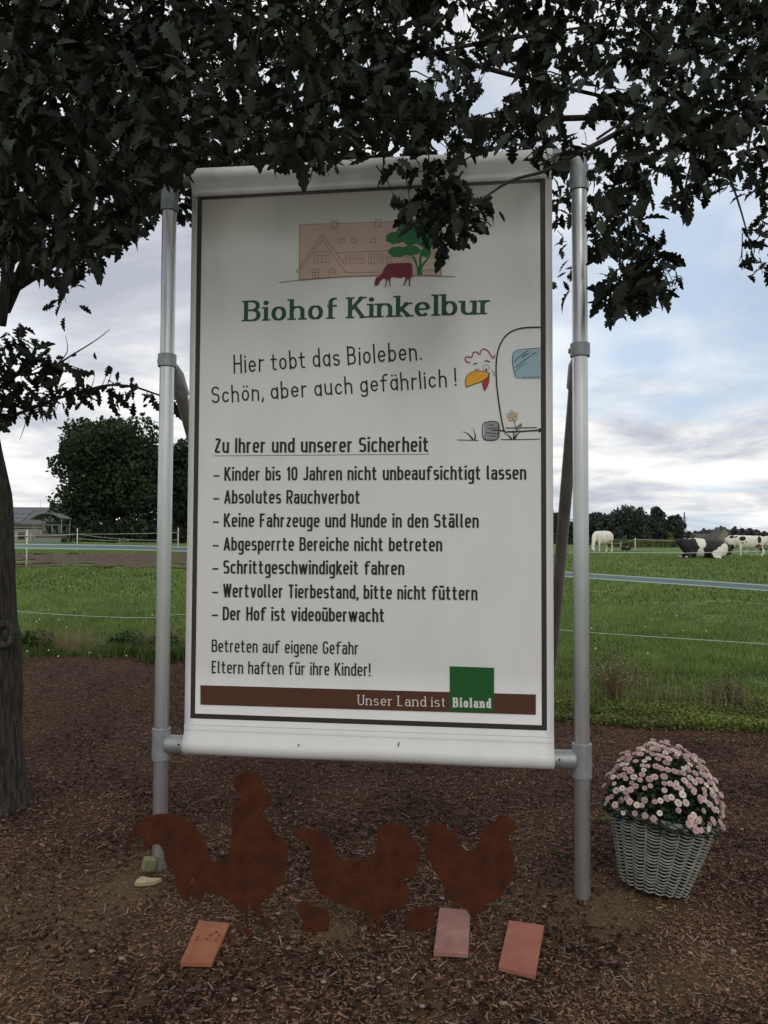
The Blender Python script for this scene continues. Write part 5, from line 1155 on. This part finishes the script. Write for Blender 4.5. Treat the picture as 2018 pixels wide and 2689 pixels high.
far_tree(640, 90, 260, 250, 3500, 'dark tree hidden for the most part behind the banner', leafs=.6, name='lime_tree', seed=9)
far_tree(186, 85, 56, 58, 1500, 'small yellow green bush between feeder and round tree', 'bushleaf', leafs=.22, cat='bush', name='bush', skirt=.1)
RT = [(1467, 60, 82, 'round', 'narrow strip of dark trees seen between strut and right post'), (1560, 88, 82, 'round', 'dark tree standing directly behind the white grazing cow'), (1600, 70, 74, 'round', 'low dark tree right behind the grazing cow, left of the feathery one'),
      (1656, 86, 97, 'round', 'tallest feathery dark tree left of the conical one'), (1685, 50, 72, 'round', 'lower shoulder of dark foliage between feathery and conical trees'), (1728, 58, 98, 'cone', 'conical dark tree left of the pylon'), (1773, 40, 74, 'round', 'rounded dark tree just left of the pylon'), (1520, 80, 62, 'round', 'dark far tree hidden partly by the right post')]
for i, (px, w, h, sh, lab) in enumerate(RT):
    far_tree(px, 250, w * (1.2 if sh == 'cone' else 1.4), h * (1.0 if sh == 'cone' else .96) + 9, 5500, lab, 'farleaf_haze', leafs=.62, shape=sh, group='dark trees beyond the maize', seed=i, skirt=.12)
for px, w, h, lab in ((1762, 22, 36, 'small shrub at the foot of the conical tree'), (1822, 26, 30, 'small pale shrub right of the pylon foot')):
    far_tree(px, 240, w, h, 500, lab, 'bushleaf', leafs=.4, cat='bush', name='bush', skirt=.1)
# low wood on the horizon, one mass
n = 15000; px = rng.uniform(1805, 2350, n); top = np.interp(px, [1805, 1830, 1850, 1870, 1900, 1930, 1955, 1975, 1995, 2015, 2060, 2350], [27, 27, 34, 32, 30, 38, 36, 37, 30, 26, 30, 32]) * (1 + .08 * np.sin(px * .31) + .06 * np.sin(px * .83)) + 4
D = rng.uniform(395, 430, n); hh = top * rng.random(n) ** .6 * 400 / F; pos = np.array([tuple(onT(a, d)) for a, d in zip(px[:400], D[:400])]); xx = (px - CX) / F * D
zz = terr(xx, D) + hh; RR_ = frames(rng.normal(size=(n, 3)), rng.normal(size=(n, 3))) * (1.5 * rng.uniform(.5, 1.5, n))[:, None, None]
tag(link('far_wood', scatter('far_wood', QT, QF, RR_, np.stack([xx, D, zz], 1), rng.random(n)), mat('hazy brownish wood', (.060, .060, .055), .9, attr=True, rand=.4)), 'low brownish wood on the horizon at the right', 'wood', kind='stuff')
n = 9000; px = rng.uniform(-600, 1500, n); D = rng.uniform(430, 470, n); xx = (px - CX) / F * D; zz = terr(xx, D) + rng.random(n) * (22 + 6 * np.sin(px * .02)) * 450 / F
tag(link('far_wood', scatter('far_wood', QT, QF, frames(rng.normal(size=(n, 3)), rng.normal(size=(n, 3))) * (2.2 * rng.uniform(.5, 1.5, n))[:, None, None], np.stack([xx, D, zz], 1), rng.random(n)), M['farleaf_haze']), 'dark belt of trees far behind the barn and the big round tree', 'wood', kind='stuff')
n = 7000; px = rng.uniform(205, 900, n); D = rng.uniform(96, 100, n); xx = (px - CX) / F * D; zz = terr(xx, D) + rng.random(n) * 46 * 98 / F  # leaf belt added to keep bright sky from showing beneath the crown
tag(link('hedge_filler', scatter('hedge_filler', QT, QF, frames(rng.normal(size=(n, 3)), rng.normal(size=(n, 3))) * (.45 * rng.uniform(.5, 1.5, n))[:, None, None], np.stack([xx, D, zz], 1), rng.random(n)), M['farleaf']), 'dark hedge added to close sky gaps behind the big round tree', 'hedge_filler', kind='stuff')
# maize field
n = 26000; px = rng.uniform(1596, 2500, n); D = 141 + 40 * rng.random(n) ** 2; xx = (px - CX) / F * D; z0 = terr(xx, D)
th = rng.random(n) * 6.28; R_ = np.zeros((n, 3, 3)); Hc = rng.uniform(1.1, 1.72, n); c, s_ = np.cos(th), np.sin(th); R_[:, 0, 0] = c * .35; R_[:, 1, 0] = s_ * .35; R_[:, 0, 1] = -s_ * .12; R_[:, 1, 1] = c * .12; R_[:, 2, 2] = Hc
tag(link('maize_field', scatter('maize_field', GT, GF, R_, np.stack([xx, D, z0], 1), rng.random(n)), M['corn']), 'strip of green maize plants behind the cows', 'maize', kind='stuff')

# ------------------------------------------------------------------ buildings
bo_ = onT(60, 112); barn = empty('barn', bo_); tag(barn, 'low beige farm building with dark hipped roof and solar panels behind the left trunk', 'building')
sc = 112 / F; x0, x1 = -70 * sc * 4, (152 - 60) * sc; y0, y1 = 0, 11.0; wh = 49 * sc; rh = 96 * sc; xr = (127 - 60) * sc; eav = .35
MB().box(((x0 + x1) / 2, y1 / 2, wh / 2 - .2), (x1 - x0, y1, wh + .4)).build('wall', M['wall'], barn)
V = [(x0, -eav, wh), (x1 + eav, -eav, wh), (x1 + eav, y1 + eav, wh), (x0, y1 + eav, wh), (x0, y1 / 2, rh), (xr, y1 / 2, rh)]; V += [(a, b_, c - .25) for a, b_, c in V[:4]]
MB().add(V, [(0, 1, 5, 4), (1, 2, 5), (2, 3, 4, 5), (0, 4, 3), (6, 9, 8, 7), (0, 6, 7, 1), (1, 7, 8, 2), (2, 8, 9, 3)]).build('roof', M['roof'], barn)
sl = Vector((0, y1 / 2 + eav, rh - wh)).normalized(); nrm = Vector((0, -sl.z, sl.y))
for r in range(3):
    for q in range(9):
        xa = x0 + .5 + q * 1.02 + 6; c = Vector((xa, -eav, wh)) + sl * (.95 + r * 1.75) + nrm * .06
        if xa < x1 - 3.4: MB().box(c, (.98, 1.6, .05), Matrix.Rotation(math.atan2(sl.z, sl.y), 3, 'X')).build('solar_panel', M['solar'], barn)
MB().box(((x0 + x1) / 2, -.04, wh * .74), (x1 - x0, .06, .12)).build('lintel_band', M['dark'], barn)
for xa in ((57 - 60) * sc, (20 - 60) * sc):
    w_ = MB().box((xa, -.05, wh * .35), (1.15, .12, .95)).build('window', M['dark'], barn)
    for dx in (-.59, .59): MB().box((xa + dx, -.09, wh * .35), (.06, .1, 1.0)).build('window_frame', M['white_plastic'], w_)
    MB().box((xa, -.09, wh * .35), (1.12, .06, .05)).build('window_bar', M['wall'], w_)
MB().tube([((60.5 - 60) * sc, y1 / 2, rh), ((60.5 - 60) * sc, y1 / 2, rh + 1.2)], .02, 5).build('antenna', M['galv2'], barn)
# round-roofed hay feeder
fp = onT(124, 60); fd = empty('hay_feeder', fp); tag(fd, 'galvanised hay feeder with curved roof standing before the beige barn', 'feeder'); s = 60 / F
X = lambda x: (x * .1807 - 124) * s; Z = lambda y: (690 - y) * .1807 * s
def bar(name, pts, r): MB().tube(pts, r, 6).build(name, M['galv2'], fd, smooth=True)
for x in (482, 890):
    for y in (0, 1.6): bar('leg', [(X(x), y, -.1), (X(x), y, Z(350))], .035)
for y in (-.1, .8, 1.7): bar('roof_hoop', [(X(a), y, Z(b_)) for a, b_ in ((435, 362), (520, 305), (600, 272), (680, 265), (760, 272), (830, 305), (905, 345))], .035)
rp_ = [(435, 362), (520, 305), (600, 272), (680, 265), (760, 272), (830, 305), (905, 345)]; V = [(X(a), y, Z(b_) + .04) for a, b_ in rp_ for y in (-.15, 1.75)]
V += [(a, b_, c + .03) for a, b_, c in V]; q = len(rp_) * 2
MB().add(V, [(2 * i, 2 * i + 1, 2 * i + 3, 2 * i + 2) for i in range(6)] + [(q + 2 * i, q + 2 * i + 2, q + 2 * i + 3, q + 2 * i + 1) for i in range(6)] + [(2 * i, 2 * i + 2, q + 2 * i + 2, q + 2 * i) for i in range(6)]).build('curved_roof', M['galv2'], fd)
for y in (0, 1.6):
    bar('top_rail', [(X(482), y, Z(435)), (X(890), y, Z(432))], .035)
    for a in (510, 625, 740): bar('slanted_bar', [(X(a), y, Z(450)), (X(a + 60), y, Z(560))], .025); bar('upright_bar', [(X(a + 10), y, Z(435)), (X(a + 10), y, Z(625))], .025)
    for a in (845, 868): bar('upright_bar', [(X(a), y, Z(435)), (X(a), y, Z(625))], .02)
    MB().box((X(686), y, Z(655)), (X(890) - X(482), .05, Z(620) - Z(690))).build('trough_side', M['galv2'], fd)
MB().box((X(686), .8, Z(600)), (1.9, 1.3, .35)).build('hay', M['drygrass'], fd)
# gabled house on the right horizon
hp = onT(1905, 330); ho = empty('house', hp); tag(ho, 'far gabled house with tan end wall and hazy brown roof behind the maize', 'building'); s = 330 / F
gw = 26 * s; gh = 30 * s + 1; ap = 56 * s * .85
MB().add([(-gw, 0, -.5), (gw, 0, -.5), (gw, 0, 12 * s), (0, 0, ap), (-gw, 0, 12 * s), (-gw, 9, -.5), (gw, 9, -.5), (gw, 9, 12 * s), (0, 9, ap), (-gw, 9, 12 * s)], [(0, 1, 2, 3, 4), (5, 9, 8, 7, 6), (0, 4, 9, 5), (1, 6, 7, 2)]).build('wall', mat('tan gable wall', (.24, .21, .15), .9), ho)
MB().add([(-gw - .4, -.4, 12 * s - .4), (0, -.4, ap + .25), (gw + .4, -.4, 12 * s - .4), (-gw - .4, 9.4, 12 * s - .4), (0, 9.4, ap + .25), (gw + .4, 9.4, 12 * s - .4), (-gw - .4, -.4, 12 * s - .65), (0, -.4, ap), (gw + .4, -.4, 12 * s - .65)], [(0, 3, 4, 1), (1, 4, 5, 2), (0, 1, 7, 6), (1, 2, 8, 7)]).build('roof', M['hazeroof'], ho)
MB().box((1.5 * s, -.06, 20 * s), (3.6 * s, .1, 5 * s)).build('window', M['dark'], ho); MB().box((-5 * s, 2, ap), (.8, .8, 1.6)).build('chimney', M['hazeroof'], ho)
hp2 = onT(1862, 340); h2 = empty('house', hp2); tag(h2, 'long low brown roofed building left of the tan gable', 'building'); s = 340 / F
MB().box((0, 3, 8 * s), (70 * s, 6, 16 * s)).build('wall', mat('brown wall', (.10, .08, .07), .9), h2)
MB().add([(-37 * s, -.4, 15 * s), (37 * s, -.4, 15 * s), (37 * s, 3, 31 * s), (-37 * s, 3, 31 * s), (-37 * s, 6.4, 15 * s), (37 * s, 6.4, 15 * s)], [(0, 1, 2, 3), (3, 2, 5, 4), (0, 3, 4), (1, 5, 2)]).build('roof', M['hazeroof'], h2)
# pylon and its lines
D = 800; pp_ = onT(1799, D); py_ = empty('electricity_pylon', pp_); tag(py_, 'lattice steel electricity pylon on the horizon', 'pylon'); s = D / F; H = 83 * s
pl = MB(); leg = lambda sx, sy, t: ((2.6 * (1 - t) + .35 * t) * sx, (2.6 * (1 - t) + .35 * t) * sy, H * t)
for sx in (-1, 1):
    for sy in (-1, 1): MB().tube([leg(sx, sy, 0), leg(sx, sy, .55), (sx * .9, sy * .9, H * .62), (sx * .15, sy * .15, H)], .26, 4).build('mast_leg', M['pylon'], py_)
ts = np.linspace(0, .94, 10)
for i in range(9):
    for sy in (-1, 1):
        pl.tube([leg(-1, sy, ts[i]), leg(1, sy, ts[i + 1])], .14, 3); pl.tube([leg(1, sy, ts[i]), leg(-1, sy, ts[i + 1])], .14, 3); pl.tube([leg(-1, sy, ts[i]), leg(1, sy, ts[i])], .14, 3)
pl.build('lattice', M['pylon'], py_)
for h, w in ((.80, 11.5), (.60, 6.5)):
    z = H * h; MB().tube([(-w * s, 0, z), (0, 0, z + .6), (w * s, 0, z)], [.14, .34, .14], 4).build('crossarm', M['pylon'], py_)
    for sx in (-1, 1):
        st_ = pp_ + Vector((sx * w * s, 0, z)); en = st_ + Vector((330, 190 + sx * 3, -2)); q = [st_.lerp(en, t) - Vector((0, 0, 9 * 4 * t * (1 - t))) for t in np.linspace(0, 1, 14)]
        o = MB().tube([p - st_ for p in q], .045, 4).build('power_line', M['pylon'], loc=st_); tag(o, 'thin power line running right from the pylon, %s %s' % ('upper' if h > .7 else 'lower', 'far side' if sx < 0 else 'near side'), 'power line', 'power lines of the pylon')

# ------------------------------------------------------------------ cows
def loft(mb, secs, n=16):
    """closed tube through sections (centre, half width, half depth)"""
    V = []; Fc = []; m_ = len(secs)
    for i, (c, ry, rz_) in enumerate(secs):
        p, q = Vector(secs[max(0, i - 1)][0]), Vector(secs[min(m_ - 1, i + 1)][0]); t = (q - p).normalized(); y = Vector((0, 0, 1)).cross(t)
        y = Vector((0, 1, 0)) if y.length < .2 else y.normalized(); z = t.cross(y)
        for k in range(n):
            a = 2 * math.pi * k / n; V.append(Vector(c) + y * (ry * math.cos(a)) + z * (rz_ * math.sin(a)))
    for i in range(m_ - 1):
        for k in range(n): Fc.append((i * n + k, i * n + (k + 1) % n, (i + 1) * n + (k + 1) % n, (i + 1) * n + k))
    Fc += [tuple(reversed(range(n))), tuple((m_ - 1) * n + k for k in range(n))]
    mb.add(V, Fc)
def fuse(mb, vox=.03):
    """melt the lofted trunk, neck, head and limbs into one continuous skin"""
    me = bpy.data.meshes.new('tmp'); me.from_pydata([tuple(v) for v in mb.v], [], mb.f); o = bpy.data.objects.new('tmp', me); COL.objects.link(o)
    r = o.modifiers.new('r', 'REMESH'); r.mode = 'VOXEL'; r.voxel_size = vox; r.use_smooth_shade = True; q = o.modifiers.new('s', 'SMOOTH'); q.factor = .5; q.iterations = 4
    bpy.context.view_layer.update(); dg = bpy.context.evaluated_depsgraph_get(); out = bpy.data.meshes.new_from_object(o.evaluated_get(dg)); bpy.data.objects.remove(o); return out
def standing(side=0):
    m_ = MB()
    loft(m_, [((-.66, 0, 1.20), .05, .06), ((-.62, 0, 1.12), .17, .19), ((-.45, 0, 1.06), .26, .32), ((-.1, 0, .99), .33, .40), ((.3, 0, .92), .38, .45), ((.68, 0, .94), .33, .43), ((.92, 0, .99), .25, .37),
              ((1.10, side * .03, .97), .18, .27), ((1.28, side * .10, .80), .13, .20), ((1.42, side * .18, .60), .12, .17), ((1.50, side * .22, .47), .12, .15), ((1.57, side * .26, .34), .10, .12), ((1.63, side * .29, .21), .075, .085), ((1.65, side * .30, .13), .065, .06)])
    for sy in (-1, 1):
        loft(m_, [((.84, sy * .17, .90), .10, .16), ((.86, sy * .18, .66), .09, .11), ((.87, sy * .18, .42), .065, .068), ((.86, sy * .18, .26), .045, .048), ((.86, sy * .18, .10), .045, .05), ((.88, sy * .18, .0), .06, .07)], 10)
        loft(m_, [((-.40, sy * .18, 1.02), .14, .22), ((-.34, sy * .20, .78), .12, .17), ((-.38, sy * .20, .60), .08, .11), ((-.47, sy * .20, .44), .055, .07), ((-.43, sy * .20, .25), .045, .05), ((-.40, sy * .20, .10), .048, .05), ((-.37, sy * .20, .0), .06, .07)], 10)
    return fuse(m_)
def lying():
    m_ = MB()
    loft(m_, [((-.80, 0, .40), .10, .12), ((-.76, 0, .40), .26, .27), ((-.55, 0, .43), .42, .38), ((-.15, 0, .44), .50, .42), ((.3, 0, .45), .52, .45), ((.7, 0, .50), .42, .44), ((.95, 0, .56), .30, .38), ((1.12, 0, .64), .19, .28),
              ((1.27, .02, .74), .14, .20), ((1.38, .04, .78), .12, .15), ((1.48, .06, .74), .11, .13), ((1.60, .08, .62), .08, .10), ((1.68, .09, .54), .065, .07)])
    for sy in (-1, 1):
        loft(m_, [((.80, sy * .26, .30), .14, .16), ((1.0, sy * .32, .14), .08, .09), ((1.2, sy * .33, .08), .06, .06), ((1.05, sy * .38, .05), .05, .05), ((.88, sy * .38, .05), .05, .05)], 10)
        loft(m_, [((-.45, sy * .32, .34), .2, .26), ((-.15, sy * .46, .20), .13, .17), ((.12, sy * .52, .12), .08, .10), ((-.1, sy * .58, .06), .055, .06), ((-.3, sy * .6, .05), .05, .05)], 10)
    return fuse(m_)
ST, STr, LY = standing(1), standing(-1), lying()
def cow(base, px, D, heading, label, patches, lie=False, scale=1.0, blackbase=False, spots=0, soiled=None, name='cow'):
    me = base.copy(); me.name = 'body'; me.materials.clear()
    for q in ('hide_w', 'hide_b', 'hide_n'): me.materials.append(M[q])
    mi = []
    for p in me.polygons:
        c = p.center; v = 1 if blackbase else 0
        for (x, y, z, rx, ry, rz_) in patches:
            w = 1 + .35 * mnoise.noise(Vector((c.x * 4 + x, c.y * 4, c.z * 4)))
            if ((c.x - x) / rx) ** 2 + ((c.y - y) / ry) ** 2 + ((c.z - z) / rz_) ** 2 < w: v = 0 if blackbase else 1
        if soiled and ((c.x - soiled[0]) / soiled[3]) ** 2 + ((c.y - soiled[1]) / .3) ** 2 + ((c.z - soiled[2]) / soiled[4]) ** 2 < 1 and v == 0: v = 2
        mi.append(v)
    me.polygons.foreach_set('material_index', mi); me.update()
    e = empty(name, onT(px, D, -.02), heading); e.scale = (scale,) * 3; tag(e, label, 'cow', 'cows on the pasture')
    link('body', me, None, e)
    hx, hy, hz = (1.36, .04, .84) if lie else (1.46, (.20 if base is ST else -.20), .60)
    hm = M['hide_b'] if (blackbase or len(patches) > 2) else M['hide_w']
    for sy in (-1, 1):
        MB().add([(hx, hy + sy * .09, hz + .06), (hx - .04, hy + sy * .24, hz + .08), (hx - .02, hy + sy * .27, hz + .01), (hx + .03, hy + sy * .20, hz - .03), (hx + .02, hy + sy * .1, hz + .0), (hx - .03, hy + sy * .17, hz + .03)], [(0, 1, 2, 3, 4), (0, 5, 1), (1, 5, 2), (2, 5, 3), (3, 5, 4), (4, 5, 0)]).build('ear', hm, e)
        MB().sphere((hx + .09, hy + sy * .085, hz - .06), .022, 8, 6).build('eye', M['hide_b'], e, smooth=True)
    if not lie:
        MB().sphere((-.26, 0, .66), (.19, .14, .15), 12, 8).build('udder', M['udder'], e, smooth=True)
        MB().tube([(-.62, 0, 1.22), (-.70, .01, 1.08), (-.69, .02, .75), (-.67, .02, .55)], [.035, .025, .02, .03], 6).build('tail', M['hide_w'], e, smooth=True)
        MB().sphere((-.67, .02, .46), (.04, .04, .12), 8, 6).build('tail_tuft', M['hide_b'] if len(patches) > 4 else M['hide_w'], e, smooth=True)
    else: MB().tube([(-.72, 0, .50), (-.84, .1, .3), (-.78, -.25, .06), (-.55, -.45, .04)], [.035, .028, .022, .03], 6).build('tail', M['hide_b'], e, smooth=True)
    return e
R_ = math.radians
cow(ST, 1590, 50, R_(218), 'nearly all white cow grazing beside the right post, small dark flank mark', [(.30, .36, 1.05, .035, .2, .07), (.30, -.36, 1.05, .035, .2, .07), (1.30, 0, .62, .10, .3, .09), (1.52, .25, .38, .05, .2, .16)], scale=1.02)
cow(LY, 1862, 36.6, R_(182), 'large black and white cow lying in the front, white hindquarters towards the right', [(.50, 0, .75, .24, .6, .48), (.55, .3, .2, .15, .5, .35), (-.58, 0, .34, .50, .9, .36), (-.2, .4, .2, .3, .4, .25), (.90, 0, .95, .12, .12, .10), (1.18, 0, .08, .12, .5, .08)], lie=True, blackbase=True, scale=1.06)
cow(LY, 1880, 43, R_(170), 'black cow with white back stripe lying behind the front one', [(-.40, 0, .86, .42, .09, .12)], lie=True, blackbase=True, scale=1.0)
cow(STr, 1935, 52, R_(-32), 'white cow with black shoulder patches and dark head grazing towards the right', [(-.25, -.3, 1.28, .16, .3, .12), (.02, -.3, 1.2, .12, .3, .12), (1.20, 0, .70, .12, .35, .24), (1.5, 0, .4, .12, .5, .35), (.35, .2, 1.36, .2, .2, .08)], scale=1.03)
cow(STr, 1984, 50.5, R_(156), 'spotted cow seen from behind and aside, brown soiled rear leg', [(.75, -.3, 1.2, .20, .4, .16), (.75, .3, 1.2, .20, .4, .16), (.55, .3, .95, .05, .2, .05), (.75, .35, .9, .06, .2, .05), (-.25, .3, 1.12, .11, .4, .26), (1.4, 0, .5, .2, .5, .3)], scale=1.0, soiled=(-.2, .2, .5, .2, .35))
cow(ST, 2021, 51.5, R_(112), 'spotted cow cut by the right edge of the picture, tail towards us', [(-.2, 0, 1.2, .3, .15, .2), (.5, 0, 1.2, .25, .5, .3)], scale=1.0, soiled=(-.2, .1, .4, .3, .35))
cow(LY, 1642, 75, R_(15), 'small far cow lying behind the white grazing one, dark with white patch', [(.3, 0, .6, .2, .5, .25)], lie=True, blackbase=True, scale=.5)
print('faces', sum(len(o.data.polygons) for o in scene.objects if o.type == 'MESH'))
